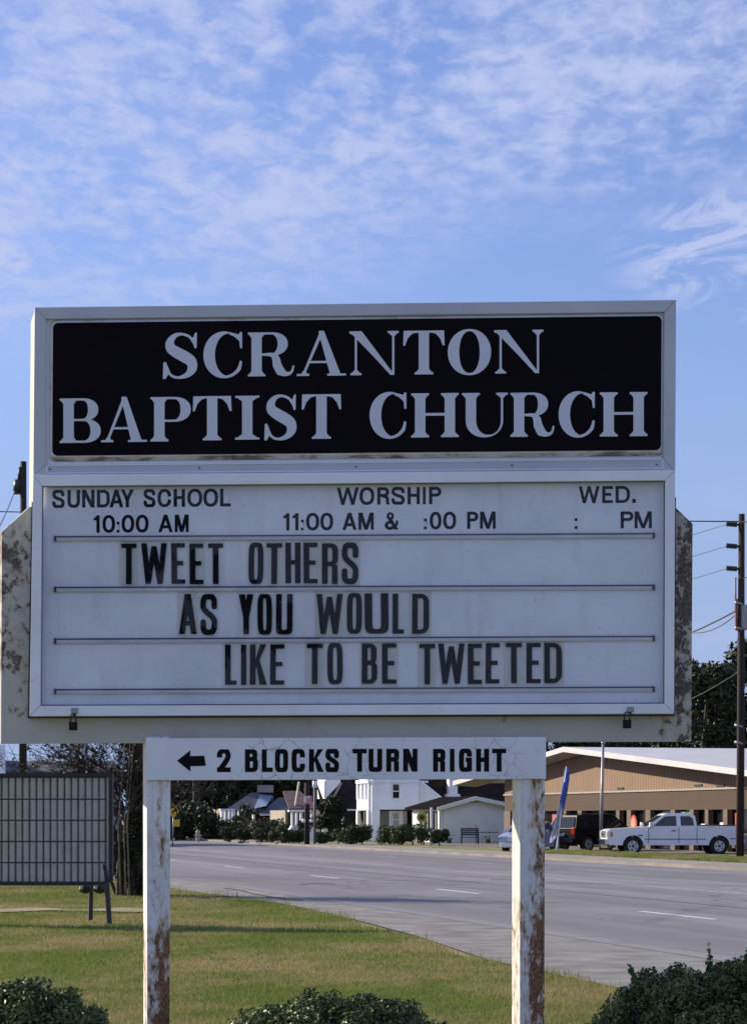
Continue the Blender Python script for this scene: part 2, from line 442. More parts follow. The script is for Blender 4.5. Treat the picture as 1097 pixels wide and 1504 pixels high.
def blade_mat():
    n = NT('grass_blade')
    geo = n.N.new('ShaderNodeNewGeometry')
    rnd = geo.outputs['Random Per Island']
    a = n.mix(n.noise(1.3, 4, 0.6), (0.135, 0.20, 0.04), (0.22, 0.27, 0.065))
    t = n.ramp(n.math('ADD', n.math('ADD', n.math('MULTIPLY', n.noise(0.35, 4, 0.6, stretch=(1.1, 0.8, 1)), 0.7), n.math('MULTIPLY', n.noise(2.5, 4, 0.65, stretch=(1, 0.8, 1)), 0.3)), n.math('MULTIPLY', n.math('SUBTRACT', rnd, 0.5), 0.16)), 0.44, 0.58, 0, 0.85)
    c = n.mix(t, a, (0.42, 0.34, 0.19))
    c = n.mix(n.ramp(rnd, 0.0, 1.0, 0, 0.3), c, (0.10, 0.12, 0.04))
    n.done(c, 0.6, spec=0.25)
    tr = n.N.new('ShaderNodeBsdfTranslucent'); n.L.new(c, tr.inputs[0])
    mx = n.N.new('ShaderNodeMixShader'); mx.inputs[0].default_value = 0.4
    n.L.new(n.b.outputs[0], mx.inputs[1]); n.L.new(tr.outputs[0], mx.inputs[2])
    n.L.new(mx.outputs[0], n.N['Material Output'].inputs['Surface'])
    return n.m
M['blade'] = blade_mat()
M['sand'] = simple('sandy_soil', (0.24, 0.21, 0.13), 0.95, 0.35, 1.5)
def leaf_mat(name, a, b, c, rough=0.45, scale=1.2):
    n = NT(name)
    geo = n.N.new('ShaderNodeNewGeometry'); rnd = geo.outputs['Random Per Island']
    k = n.mix(rnd, a, b)
    k = n.mix(n.ramp(n.noise(scale, 3), 0.4, 0.66, 0, 0.75), k, c)
    n.b.inputs['Specular IOR Level'].default_value = 0.18
    return n.done(k, rough)
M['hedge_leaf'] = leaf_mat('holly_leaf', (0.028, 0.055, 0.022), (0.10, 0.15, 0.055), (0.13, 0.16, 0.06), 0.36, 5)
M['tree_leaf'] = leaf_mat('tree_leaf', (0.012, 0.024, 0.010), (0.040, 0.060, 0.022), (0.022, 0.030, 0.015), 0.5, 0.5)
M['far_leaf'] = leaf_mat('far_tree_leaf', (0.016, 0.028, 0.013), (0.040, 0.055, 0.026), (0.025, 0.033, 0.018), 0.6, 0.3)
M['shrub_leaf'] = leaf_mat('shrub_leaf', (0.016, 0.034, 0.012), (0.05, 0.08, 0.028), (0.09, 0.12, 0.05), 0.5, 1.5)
M['twig_leaf'] = leaf_mat('reddish_leaf', (0.03, 0.022, 0.014), (0.055, 0.045, 0.02), (0.03, 0.035, 0.014), 0.55, 2)
M['bark'] = simple('bark', (0.055, 0.045, 0.038), 0.9, 0.4, 7, bump=0.01)
M['pale_bark'] = simple('pale_bark', (0.17, 0.14, 0.115), 0.8, 0.35, 5)
M['pole_wood'] = simple('creosoted_wood', (0.022, 0.015, 0.013), 0.9, 0.35, 5, stretch=(1, 1, 0.15))

# ------------------------------------------------------------------ glyph outlines (distance fields -> contours)
def _grid(w, n=72):
    pad = 0.06
    h = 1.0 / n
    xs = np.arange(-pad, w + pad + h, h); ys = np.arange(-pad, 1 + pad + h, h)
    X, Y = np.meshgrid(xs, ys)
    return X, Y, xs, ys
class G:
    """signed fields on a grid; negative inside"""
    def __init__(s, w, n=72): s.w = w; s.X, s.Y, s.xs, s.ys = _grid(w, n)
    def box(s, x0, y0, x1, y1):
        return np.maximum(np.maximum(x0 - s.X, s.X - x1), np.maximum(y0 - s.Y, s.Y - y1))
    def rbox(s, x0, y0, x1, y1, r):
        r = max(min(r, (x1-x0)/2, (y1-y0)/2), 1e-3)
        qx = np.abs(s.X - (x0+x1)/2) - (x1-x0)/2 + r; qy = np.abs(s.Y - (y0+y1)/2) - (y1-y0)/2 + r
        return np.hypot(np.maximum(qx, 0), np.maximum(qy, 0)) + np.minimum(np.maximum(qx, qy), 0) - r
    def ell(s, cx, cy, rx, ry, p=2.0):
        q = (np.abs((s.X-cx)/rx)**p + np.abs((s.Y-cy)/ry)**p)**(1/p)
        return (q - 1) * min(rx, ry)
    def bar(s, x0, y0, x1, y1, w):
        dx, dy = x1-x0, y1-y0; L = math.hypot(dx, dy); dx /= L; dy /= L
        a = (s.X-x0)*dx + (s.Y-y0)*dy; b = -(s.X-x0)*dy + (s.Y-y0)*dx
        return np.maximum(np.maximum(-a, a-L), np.abs(b) - w/2)
    def poly(s, pts):
        d = np.full(s.X.shape, 1e9); ins = np.zeros(s.X.shape, bool)
        for (x0, y0), (x1, y1) in zip(pts, pts[1:] + pts[:1]):
            ex, ey = x1-x0, y1-y0; L2 = ex*ex+ey*ey
            if L2 < 1e-12: continue
            t = np.clip(((s.X-x0)*ex + (s.Y-y0)*ey)/L2, 0, 1)
            d = np.minimum(d, np.hypot(s.X-x0-t*ex, s.Y-y0-t*ey))
            c = ((y0 > s.Y) != (y1 > s.Y)) & (s.X < (x1-x0)*(s.Y-y0)/((y1-y0) if y1 != y0 else 1e-12) + x0)
            ins ^= c
        return np.where(ins, -d, d)
    def brush(s, pts, ws, n=14):
        """smooth stroke through pts (Catmull-Rom) with a width at each point"""
        P = [np.array(p, float) for p in pts]; ws = list(ws) if hasattr(ws, '__len__') else [ws]*len(P)
        P = [2*P[0]-P[1]] + P + [2*P[-1]-P[-2]]; W = [ws[0]] + ws + [ws[-1]]
        d = np.full(s.X.shape, 1e9)
        for i in range(1, len(P)-2):
            for k in range(n+1):
                t = k/n
                q = 0.5*((2*P[i]) + (-P[i-1]+P[i+1])*t + (2*P[i-1]-5*P[i]+4*P[i+1]-P[i+2])*t*t + (-P[i-1]+3*P[i]-3*P[i+1]+P[i+2])*t**3)
                w = W[i]*(1-t) + W[i+1]*t
                d = np.minimum(d, np.hypot(s.X-q[0], s.Y-q[1]) - w/2)
        return d
def U(*a):
    r = a[0]
    for b in a[1:]: r = np.minimum(r, b)
    return r
def I_(*a):
    r = a[0]
    for b in a[1:]: r = np.maximum(r, b)
    return r
def S_(a, *b):
    for c in b: a = np.maximum(a, -c)
    return a
def contours(D, xs, ys):
    """marching squares -> closed loops"""
    D = np.where(np.abs(D) < 1e-5, 1e-5, D)
    ny, nx = D.shape
    segs = {}
    def cut(j, i, horiz):
        if horiz: a, b = D[j, i], D[j, i+1]; t = a/(a-b); return (xs[i]+t*(xs[i+1]-xs[i]), ys[j])
        a, b = D[j, i], D[j+1, i]; t = a/(a-b); return (xs[i], ys[j]+t*(ys[j+1]-ys[j]))
    ins = D < 0
    code = ins[:-1, :-1]*1 + ins[:-1, 1:]*2 + ins[1:, 1:]*4 + ins[1:, :-1]*8
    T = {1:[('L','B')],2:[('B','R')],3:[('L','R')],4:[('R','T')],5:[('L','T'),('R','B')],6:[('B','T')],7:[('L','T')],8:[('T','L')],
         9:[('T','B')],10:[('B','L'),('T','R')],11:[('T','R')],12:[('R','L')],13:[('R','B')],14:[('B','L')]}
    for j, i in zip(*np.nonzero((code > 0) & (code < 15))):
        for a, b in T[int(code[j, i])]:
            key = {'B': (j, i, 1), 'T': (j+1, i, 1), 'L': (j, i, 0), 'R': (j, i+1, 0)}
            segs[key[a]] = key[b]
    loops = []
    while segs:
        k0, k = segs.popitem(); ks = [k0]
        while k != k0 and k in segs:
            ks.append(k); k = segs.pop(k)
        pts = [cut(j, i, h) for j, i, h in ks]
        # drop nearly collinear points
        out = pts
        for _ in range(3):
            keep = []
            n = len(out); skip = False
            for q in range(n):
                a, b, c = out[q-1], out[q], out[(q+1) % n]
                ar = abs((b[0]-a[0])*(c[1]-a[1]) - (b[1]-a[1])*(c[0]-a[0]))
                L = math.hypot(c[0]-a[0], c[1]-a[1]) + 1e-9
                if ar/L < 0.0012 and not skip and n > 8: skip = True; continue
                skip = False; keep.append(b)
            out = keep
        if len(out) >= 3: loops.append(out)
    return loops

def sans(ch, w, t, p=2.3, th=None):
    """grotesque capital of unit height; w width, t vertical stem, th horizontal stem, p squareness of rounds"""
    th = th or t*0.92
    g = G(w); B = g.box
    def ring(x0, y0, x1, y1, tt=t, hh=th):
        cx, cy, rx, ry = (x0+x1)/2, (y0+y1)/2, (x1-x0)/2, (y1-y0)/2
        return S_(g.ell(cx, cy, rx, ry, p), g.ell(cx, cy, rx-tt, ry-hh, p))
    def bowl(x0, y0, x1, y1):          # D-like bowl, flat on the left
        r = (y1-y0)/2*(1.0 if p < 3 else 0.62)
        r = min(r, (x1-x0)*0.95)
        o = U(g.rbox(x0, y0, x1, y1, r), B(x0, y0, (x0+x1)/2-r*0.1, y1))
        i = U(g.rbox(x0+t, y0+th, x1-t, y1-th, r-th*0.85), B(x0+t, y0+th, (x0+x1)/2-r*0.15, y1-th))
        o = I_(o, B(x0, y0, x1, y1))
        return S_(o, i)
    if ch == 'I': D = B(0, 0, w, 1)
    elif ch == 'T': D = U(B(0, 1-th, w, 1), B(w/2-t/2, 0, w/2+t/2, 1))
    elif ch == 'E': D = U(B(0, 0, t, 1), B(0, 0, w, th), B(0, 1-th, w, 1), B(0, .5-th/2+.01, w*.86, .5+th/2+.01))
    elif ch == 'L': D = U(B(0, 0, t, 1), B(0, 0, w, th))
    elif ch == 'H': D = U(B(0, 0, t, 1), B(w-t, 0, w, 1), B(0, .5-th/2+.02, w, .5+th/2+.02))
    elif ch in 'O0': D = ring(0, -.01, w, 1.01)
    elif ch == 'U':
        o = U(B(0, w/2, w, 1), I_(g.ell(w/2, w/2, w/2, w/2+.01, p), B(-1, -1, 2, w/2+.02)))
        i = U(B(t, w/2, w-t, 1.2), I_(g.ell(w/2, w/2, w/2-t, w/2-th, p), B(-1, -1, 2, w/2+.02)))
        D = S_(o, i)
    elif ch == 'C':
        D = S_(ring(0, -.01, w, 1.01), g.poly([(w*.55, .5), (w*1.5, .5+.27), (w*1.5, .5-.27)])) if p < 3 else S_(ring(0, -.01, w, 1.01), B(w/2, .36, w*1.2, .64))
    elif ch == 'G':
        D = U(S_(ring(0, -.01, w, 1.01), B(w/2, .5, w*1.2, .66)), B(w*.52, .42, w, .42+th), B(w-t, 0.02, w, .42+th*.5))
        D = S_(D, B(w-t*1.2, -.1, w-t, .12)) if False else D
    elif ch == 'D': D = bowl(0, 0, w, 1)
    elif ch == 'P': D = U(bowl(0, .44, w, 1), B(0, 0, t, 1))
    elif ch == 'B': D = U(bowl(0, .47, w*.95, 1), bowl(0, 0, w, .47+th), B(0, 0, t, 1))
    elif ch == 'R':
        D = U(bowl(0, .44, w, 1), B(0, 0, t, 1))
        if p < 3: D = U(D, g.brush([(w*.55, .49), (w*.82, .40), (w*.86, .2), (w*.90, .03)], t), )
        else: D = S_(U(D, g.rbox(w-t-.01, -.2, w-.01, .47, .03)), g.poly([(w+.05, .555), (w-.05, .475), (w+.05, .40)]))
        D = I_(D, B(0, 0, w+.03, 1))
    elif ch == 'S':
        a = w/2 - t/2; c = w/2
        if p < 3:
            P = [(c+a*.98, .74), (c+.72*a, .89), (c, 1-th/2+.01), (c-.72*a, .90), (c-a*.96, .74), (c-.7*a, .60), (c, .51), (c+.75*a, .42), (c+a, .27), (c+.75*a, .10), (c, th/2-.01), (c-.75*a, .105), (c-a, .28)]
        else:
            P = [(c+a, .70), (c+a, .84), (c+.6*a, .94), (c, 1-th/2), (c-.7*a, .93), (c-a, .80), (c-.92*a, .66), (c-.3*a, .55), (c+.4*a, .47), (c+.96*a, .36), (c+a, .2), (c+.7*a, .075), (c, th/2), (c-.7*a, .07), (c-a, .17), (c-a, .31)]
        D = I_(g.brush(P, t), B(0, -.012, w, 1.012))
    elif ch == 'N': D = U(B(0, 0, t, 1), B(w-t, 0, w, 1), I_(g.poly([(0, 1), (t*1.15, 1), (w, 0), (w-t*1.15, 0)]), B(0, 0, w, 1)))
    elif ch == 'M':
        D = U(B(0, 0, t*.92, 1), B(w-t*.92, 0, w, 1), g.poly([(0, 1), (t*1.25, 1), (w/2+t*.5, 0), (w/2-t*.5, 0)]), g.poly([(w, 1), (w-t*1.25, 1), (w/2-t*.5, 0), (w/2+t*.5, 0)]))
    elif ch == 'A':
        D = U(g.poly([(0, 0), (t, 0), (w/2+t*.55, 1), (w/2-t*.55, 1)]), g.poly([(w, 0), (w-t, 0), (w/2-t*.55, 1), (w/2+t*.55, 1)]), I_(B(w*.2, .22, w*.8, .22+th)))
    elif ch == 'Y':
        D = U(g.poly([(0, 1), (t*1.1, 1), (w/2+t/2, .42), (w/2-t/2, .40)]), g.poly([(w, 1), (w-t*1.1, 1), (w/2-t/2, .42), (w/2+t/2, .40)]), B(w/2-t/2, 0, w/2+t/2, .45))
    elif ch == 'W':
        q = w*.27
        D = U(g.poly([(0, 1), (t, 1), (q+t*.45, 0), (q-t*.45, 0)]), g.poly([(w, 1), (w-t, 1), (w-q-t*.45, 0), (w-q+t*.45, 0)]),
              g.poly([(q-t*.45, 0), (q+t*.45, 0), (w/2+t*.45, 1 if p < 3 else .93), (w/2-t*.45, 1 if p < 3 else .93)]), g.poly([(w-q+t*.45, 0), (w-q-t*.45, 0), (w/2-t*.45, 1 if p < 3 else .93), (w/2+t*.45, 1 if p < 3 else .93)]))
    elif ch == 'K':
        D = U(B(0, 0, t, 1), I_(U(g.poly([(t*.7, .30), (t*.9, .56), (w-t*1.1, 1), (w, 1)]), g.poly([(t*1.1, .55), (w*.55, .66), (w+.02, 0), (w-t*1.15, 0)])), B(0, 0, w+.02, 1)))
    elif ch == '1': D = U(B(w-t, 0, w, 1), g.poly([(0, .70), (0, .82), (w-t*.6, 1), (w-t*.2, .82), (w-t*.5, .74)]))
    elif ch == '2':
        c = w/2; a = w/2 - t/2
        D = U(I_(g.brush([(c-a, .66), (c-a, .80), (c-.5*a, .92), (c, .94), (c+.6*a, .92), (c+a, .76), (c+.85*a, .60), (c+.1*a, .36), (c-.65*a, .18), (c-a, .04)], t), B(0, 0, w, 1)), B(0, 0, w, th))
        D = S_(D, B(-.2, -.3, w+.2, 0), B(-.2, .56, t*1.0, .645))
    elif ch == ':': D = U(B(0, .02, w, .02+w), B(0, .56, w, .56+w))
    elif ch == '.': D = B(0, 0, w, 1)
    elif ch == '&':
        D = U(S_(g.ell(w*.40, .78, w*.27, .235), g.ell(w*.40, .79, w*.27-t*.8, .235-th*.8)),
              S_(g.ell(w*.38, .25, w*.38, .27), g.ell(w*.38, .25, w*.38-t, .27-th)), I_(g.poly([(w*.18, .72), (w*.18+t*1.2, .72), (w, 0), (w-t*1.3, 0)]), B(0, 0, w, 1)),
              g.brush([(w*.68, .14), (w*.86, .30), (w*.90, .46)], t*.8))
    return contours(D, g.xs, g.ys)

def serif(ch, w):
    """wide modern roman capital: heavy stems, thin hairlines, bracketed serifs"""
    g = G(w, 80); B = g.box
    st, hl, sf = 0.235, 0.048, 0.046
    def brk(x0, x1, y, up, ov=0.085):      # slab with small bracket, serif of a stem x0..x1
        s = 1 if up else -1
        a = B(x0-ov, min(y, y+s*sf), x1+ov, max(y, y+s*sf))
        b = g.poly([(x0-ov*.8, y+s*sf*.8), (x0, y+s*(sf+.075)), (x0+.02, y), (x1-.02, y), (x1, y+s*(sf+.075)), (x1+ov*.8, y+s*sf*.8)])
        return U(a, b)
    def stem(x0, top=True, bot=True, wd=st, ov=0.085):
        r = [B(x0, 0, x0+wd, 1)]
        if top: r.append(brk(x0, x0+wd, 1, False, ov))
        if bot: r.append(brk(x0, x0+wd, 0, True, ov))
        return U(*r)
    def bowl(x0, y0, x1, y1):
        cy, ry = (y0+y1)/2, (y1-y0)/2; xm = x1 - (x1-x0)*.62
        o = U(B(x0, y0, xm, y1), I_(g.ell(xm, cy, x1-xm, ry, 2.2), B(xm-.01, -1, 9, 9)))
        xi = xm; i = U(B(x0, y0+hl, xi, y1-hl), I_(g.ell(xi, cy, max(x1-xm-st*.98, .04), ry-hl, 2.2), B(xi-.01, -1, 9, 9)))
        return S_(o, i)
    ov = 0.085
    if ch == 'I': D = stem(w/2-st/2, ov=(w-st)/2)
    elif ch == 'T':
        D = U(stem(w/2-st/2, top=False, ov=ov*1.15), B(.01, 1-hl, w-.01, 1),
              g.poly([(0, .66), (.045, .66), (.10, .82), (.20, .93), (.33, .965), (.33, 1), (.012, 1)]),
              g.poly([(w, .66), (w-.045, .66), (w-.10, .82), (w-.20, .93), (w-.33, .965), (w-.33, 1), (w-.012, 1)]))
    elif ch == 'P': D = U(stem(ov, ov=ov), bowl(ov+st-.02, .44, w, 1))
    elif ch == 'B': D = U(stem(ov, ov=ov), B(ov, 0, ov+st, 1), bowl(ov+st-.02, .49, w*.94, 1), bowl(ov+st-.02, 0, w, .49+hl), B(ov, 0, ov+.4, hl), B(ov, 1-hl, ov+.4, 1))
    elif ch == 'R':
        D = U(stem(ov, ov=ov*.95), bowl(ov+st-.02, .47, w*.86, 1), B(ov, 1-hl, ov+.4, 1),
              g.brush([(ov+st+.02, .495), (w*.52, .485), (w*.605, .40), (w*.635, .25), (w*.70, .115)], [hl, .09, .17, .20, .20]),
              g.brush([(w*.70, .115), (w*.80, .055), (w*.90, .06), (w*.955, .12), (w-.02, .22)], [.20, .11, .07, .05, .045]))
        D = I_(D, B(-1, -.005, 9, 1))
    elif ch == 'H': D = U(stem(ov, ov=ov), stem(w-ov-st, ov=ov), B(ov+st-.01, .49, w-ov-st+.01, .49+hl*1.25))
    elif ch == 'U':
        x0 = ov; x1 = w-ov*1.15-.05
        o = U(B(x0, .38, x1+.05, 1), I_(g.ell((x0+x1+.05)/2, .38, (x1+.05-x0)/2, .385, 2.1), B(-1, -1, 9, .4)))
        i = U(B(x0+st, .38, x1, 1.2), I_(g.ell((x0+st+x1)/2, .38, (x1-x0-st)/2, .33, 2.1), B(-1, -1, 9, .4)))
        D = U(S_(o, i), brk(x0, x0+st, 1, False, ov), brk(x1, x1+.05, 1, False, ov*1.25))
    elif ch == 'N':
        xl, xr = ov+.04, w-ov-.085
        D = U(B(xl, 0, xl+.05, 1), B(xr, 0, xr+.05, 1), brk(xl, xl+.05, 0, True, ov*1.2), brk(xr, xr+.05, 1, False, ov*1.2),
              g.poly([(0, 1), (.28, 1), (xr+.05, .0), (xr-.02, 0)]), g.poly([(0, 1), (0, 1-sf), (xl-.01, .9), (xl+.05, .84), (xr-.04, 0), (xr+.05, 0), (.28, 1)]))
    elif ch == 'A':
        c = w*.50
        D = U(g.poly([(w*.10, 0.0), (w*.10+.055, 0), (c+.02, .93), (c-.03, 1)]), g.poly([(w-.11-st*1.02, 0), (w-.11, 0), (c+.055, 1.01), (c-.06, 1.01), (c-.06, .96)]),
              B(w*.22, .285, w*.70, .285+hl), B(0, 0, w*.10+.17, sf), B(w-.11-st-.08, 0, w, sf), g.poly([(w*.10-.03, 0), (w*.10-.01, sf), (w*.10+.03, .11), (w*.10+.09, .11), (w*.10+.12, sf), (w*.10+.12, 0)]))
    elif ch == 'O':
        D = S_(g.ell(w/2, .5, w/2, .515, 2.05), g.ell(w/2, .5, w/2-st*1.08, .515-hl, 2.15))
    elif ch == 'C':
        xl, xr = st*1.08, w*1.04
        o = S_(g.ell(w*.54, .5, w*.54, .515, 2.05), g.ell((xl+xr)/2, .5, (xr-xl)/2, .515-hl*.95, 2.1))
        o = S_(o, B(w*.66, .33, 9, .80), B(w*.975, -1, 9, 9))
        D = U(o, g.poly([(w-.045, .64), (w, .64), (w, 1.0), (w-.045, 1.0), (w-.07, .945), (w*.72, .99), (w*.66, .95), (w*.80, .90), (w-.06, .80)]),
              g.brush([(w*.58, .012), (w*.74, .055), (w*.87, .14), (w*.94, .24), (w-.03, .34)], [.05, .06, .07, .07, .055]))
    elif ch == 'S':
        c = w/2
        D = g.brush([(w*.86, .80), (w*.74, .92), (w*.52, .972), (w*.33, .93), (w*.205, .80), (w*.23, .665), (w*.42, .56), (w*.62, .475), (w*.80, .37), (w*.83, .22), (w*.70, .085), (w*.45, .022), (w*.24, .07), (w*.11, .22)],
                    [.05, .055, .055, .10, .17, .22, .245, .25, .235, .20, .12, .055, .055, .05])
        D = U(D, g.poly([(w*.90, .66), (w*.955, .66), (w*.965, 1.0), (w*.91, 1.0), (w*.865, .90), (w*.80, .88)]),
              g.poly([(.0, -.005), (.055, -.005), (w*.155, .095), (w*.23, .10), (w*.09, .36), (.012, .36)]))
        D = I_(D, B(-1, -.015, 9, 1.015))
    return contours(D, g.xs, g.ys)

# sign plane: d metres behind the front face of the sign, seen at pixel (px, py)
SIGN_Y, TH = 11.0, R(2.7)
su = Vector((math.cos(TH), -math.sin(TH), 0)); sn = Vector((math.sin(TH), math.cos(TH), 0))
OBL = (sn - su * 0.27)                           # the faces of the sign splay apart towards one side, so its depth runs obliquely
def W(px, py, d=0.0):
    r = Vector(((px - PX) / F, 1.0, (HY - py) / F))
    t = (SIGN_Y + d) / r.dot(sn)
    return Vector((0, 0, EYE)) + r * t
def glyph_mesh(name, loops, w, box, d, thick, mat, parent, slope=0.0, lean=0.0):
    """outline in unit-height space -> photo box (x0,y0,x1,y1) on the sign plane; slope = dy/dx of its baseline"""
    x0, y0, x1, y1 = box
    outer = []
    for lp in loops:
        q = []
        for gx, gy in lp:
            u = gx / w; px = x0 + (x1 - x0) * u + lean * (gy - .5) ; py = y1 + (y0 - y1) * gy + slope * (px - (x0 + x1) / 2)
            q.append(W(px, py, d))
        outer.append(q)
    tris = tessellate_polygon(outer)
    mb = MB(); flat = [p for l in outer for p in l]
    n = len(flat); off = sn * thick
    fs = [tuple(t) for t in tris]; b = 0
    for l in outer:
        k = len(l)
        for i in range(k): fs.append((b + i, b + (i + 1) % k, n + b + (i + 1) % k, n + b + i))
        b += k
    mb.add(flat + [p + off for p in flat], fs)
    return mb.build(name, mat, parent)
# ------------------------------------------------------------------ GROUND, ROAD
def strip(name, X0a, X0b, z, mat, t0=-25, t1=420, wob=None, parent=None, th=0.0, kind='structure', n=1):
    """sheet between two lines parallel to the road, X0 measured along the camera's x axis"""
    mb = MB(); pa, pb = X0a * 0.966, X0b * 0.966
    steps = 60 if wob else n
    P = []
    for i in range(steps + 1):
        t = t0 + (t1 - t0) * (i / steps) ** (2.2 if wob else 1)
        w = wob(t) if wob else 0
        P.append((SD * (pa + w) + RD * t, SD * pb + RD * t))
    vs = []; fs = []
    for a, b in P: vs += [(a.x, a.y, z), (b.x, b.y, z)]
    for i in range(steps): fs.append((2*i, 2*i+1, 2*i+3, 2*i+2))
    if th:
        k = len(vs); vs += [(x, y, z - th) for x, y, _ in vs]
        for i in range(steps): fs += [(2*i, 2*i+2, k+2*i+2, k+2*i), (2*i+1, k+2*i+1, k+2*i+3, 2*i+3)]
        fs += [(0, k, k+1, 1)]
    mb.add(vs, fs)
    o = mb.build(name, mat, parent)
    if kind: o['kind'] = kind
    return o
g = MB().add([(-900, -60, -0.02), (900, -60, -0.02), (900, 2500, -0.02), (-900, 2500, -0.02)], [(0, 1, 2, 3)]).build('ground', M['lawn']); g['kind'] = 'structure'

EDGE = 8.75
def wobble(t): return 0.22 * math.sin(t * 0.21) + 0.12 * math.sin(t * 0.9 + 1) + 0.05 * math.sin(t * 2.7) + (0.55 * math.exp(-((t - 43) / 9) ** 2)) - 0.7 * (1 / (1 + math.exp((t - 27) / 3)))
strip('gutter', EDGE, 10.6, 0.004, M['gutter'], wob=wobble)
road = strip('road', 10.5, 28.6, 0.008, M['asphalt'])
def dash(X0, t0, ln, wd, mat, parent=road):
    a = SD * (X0 * 0.966 - wd / 2) + RD * t0; b = SD * (X0 * 0.966 + wd / 2) + RD * t0
    c = b + RD * ln; d = a + RD * ln
    o = MB().add([(p.x, p.y, 0.012) for p in (a, b, c, d)], [(0, 1, 2, 3)]).build('lane_marking', mat, parent)
    return o
# t along the road of a visible dash: pixel (989,1344.5)
def t_of(px, py): return ground(px, py).dot(RD)
tA, tB = t_of(1048, 1351.3), t_of(930, 1337.7)
for k in range(-2, 14): dash(14.62, tA + k * 12.05, 3.1, 0.115, M['paint'] if k < 5 else M['paint_worn'])
dash(19.95, -20, 300, 0.11, M['paint_worn'])
dash(20.25, -20, 300, 0.09, M['paint_worn'])
for k in range(-1, 14): dash(24.4, tA + 4 + k * 12.05, 3.1, 0.11, M['paint_worn'])
dash(16.9, -20, 300, 0.08, simple('tar_seam', (0.075, 0.075, 0.08), 0.8, 0.3, 2))
# tar-filled cracks near the lawn edge
def crack(pts, w):
    mb = MB()
    for (x0, y0), (x1, y1) in zip(pts, pts[1:]):
        a, b = ground(x0, y0), ground(x1, y1); q = Vector((0, 1, 0)) * w
        mb.add([(a.x, a.y - w, .013), (b.x, b.y - w, .013), (b.x, b.y + w, .013), (a.x, a.y + w, .013)], [(0, 1, 2, 3)])
    o = mb.build('tar_crack', simple('crack_tar', (0.05, 0.05, 0.052), 0.85, 0.3, 3), road); return o
crack([(330, 1305), (352, 1308), (375, 1314), (398, 1318), (425, 1322), (445, 1323)], 0.16)
crack([(440, 1300), (462, 1298), (492, 1299)], 0.22)
kerb = strip('kerb', 28.6, 29.0, 0.12, M['kerb'], th=0.12)
strip('sidewalk', 29.0, 31.6, 0.10, M['sidewalk'], th=0.1)
strip('grass_verge', 31.6, 35.0, 0.09, M['lawn'], th=0.1)
pl = strip('parking_lot', 35.0, 42.3, 0.06, M['lot'], t0=40, t1=128)
# driveway apron that breaks the verge in front of the houses
strip('driveway', 31.6, 35.2, 0.10, M['sidewalk'], t0=118, t1=124)
# pale sandy track worn into the lawn
p = MB(); vs = []; fs = []
for i in range(25):
    px = -420 + i * 27
    a = ground(px, 1339.0 + 1.6 * math.sin(i * .9)); b = ground(px, 1335.5 + 1.5 * math.sin(i * 1.3 + 1))
    vs += [(a.x, a.y, 0.016), (b.x, b.y, 0.016)]
for i in range(24): fs.append((2*i, 2*i+2, 2*i+3, 2*i+1))
o = p.add(vs, fs).build('sandy_path', M['sand']); o['kind'] = 'structure'

# ------------------------------------------------------------------ THE SIGN
sign = thing('church_sign', (0, SIGN_Y, 0), 'large white church sign with black name panel above changeable letter board on two rusty posts', 'sign')
def quadW(q, d): return [W(x, y, d) for x, y in q]
def slab(name, q, d0, depth, mat, obl=0.27, parent=sign, bevel=0.0):
    f = quadW(q, d0); off = (sn - su * obl) * depth
    return MB().hexa(f, [p + off for p in f]).build(name, mat, parent, bevel)
def ring_mesh(name, outer, inner, d0, depth, mat, parent, obl=0.0, bevel=0.002):
    """mitred frame of four pieces in one mesh; corners TL, TR, BR, BL"""
    mb = MB(); off = (sn - su * obl) * depth
    for i in range(4):
        j = (i + 1) % 4
        A, B_, C, D = outer[i], outer[j], inner[j], inner[i]
        def sh(p, q, k): return (p[0] + (q[0] - p[0]) * k, p[1] + (q[1] - p[1]) * k)
        e = 0.0004
        q = [sh(A, B_, e), sh(B_, A, e), sh(C, D, e), sh(D, C, e)]
        f = quadW(q, d0); mb.hexa(f, [p + off for p in f])
    return mb.build(name, mat, parent, bevel)

# posts
def post(x0t, x1t, x0b, x1b, mat, topy=1082):
    vb = HY + (EYE + 0.05) * F / SIGN_Y           # just below the ground
    def ext(xt, xb): return xt + (xb - xt) * (vb - topy) / (1504 - topy)
    q = [(x0t, topy), (x1t, topy), (ext(x1t, x1b), vb), (ext(x0t, x0b), vb)]
    return slab('sign_post', q, 0.012, 0.125, mat, 0.30, bevel=0.004)
lpst = post(215.8, 251.2, 216.5, 249.6, M['left_post']); lpst['label'] = 'left post with brown rust near the ground'
rpst = post(763.5, 800.5, 763.0, 799.3, M['right_post']); rpst['label'] = 'right post with rust streaks all the way down'
# lower cabinet: flange plate + deeper box behind
flq = [(3.5, 781), (44, 744.5), (560, 742), (990, 744), (1016.5, 769.5), (1014.5, 1089), (500, 1090), (2, 1092)]
fr = [W(x, y, 0.06) for x, y in flq]
cabp = MB().poly_prism(fr, (sn - su * 0.45) * 0.055).build('cabinet', M['cabinet'], sign, 0.002)
bx = [(14, 800), (60, 756), (560, 750), (975, 752), (1005, 780), (1003, 1080), (500, 1081), (12, 1083)]
f = [W(x, y, 0.12) for x, y in bx]
MB().poly_prism(f, sn * 0.42).build('cabinet_back', M['cabinet'], sign)
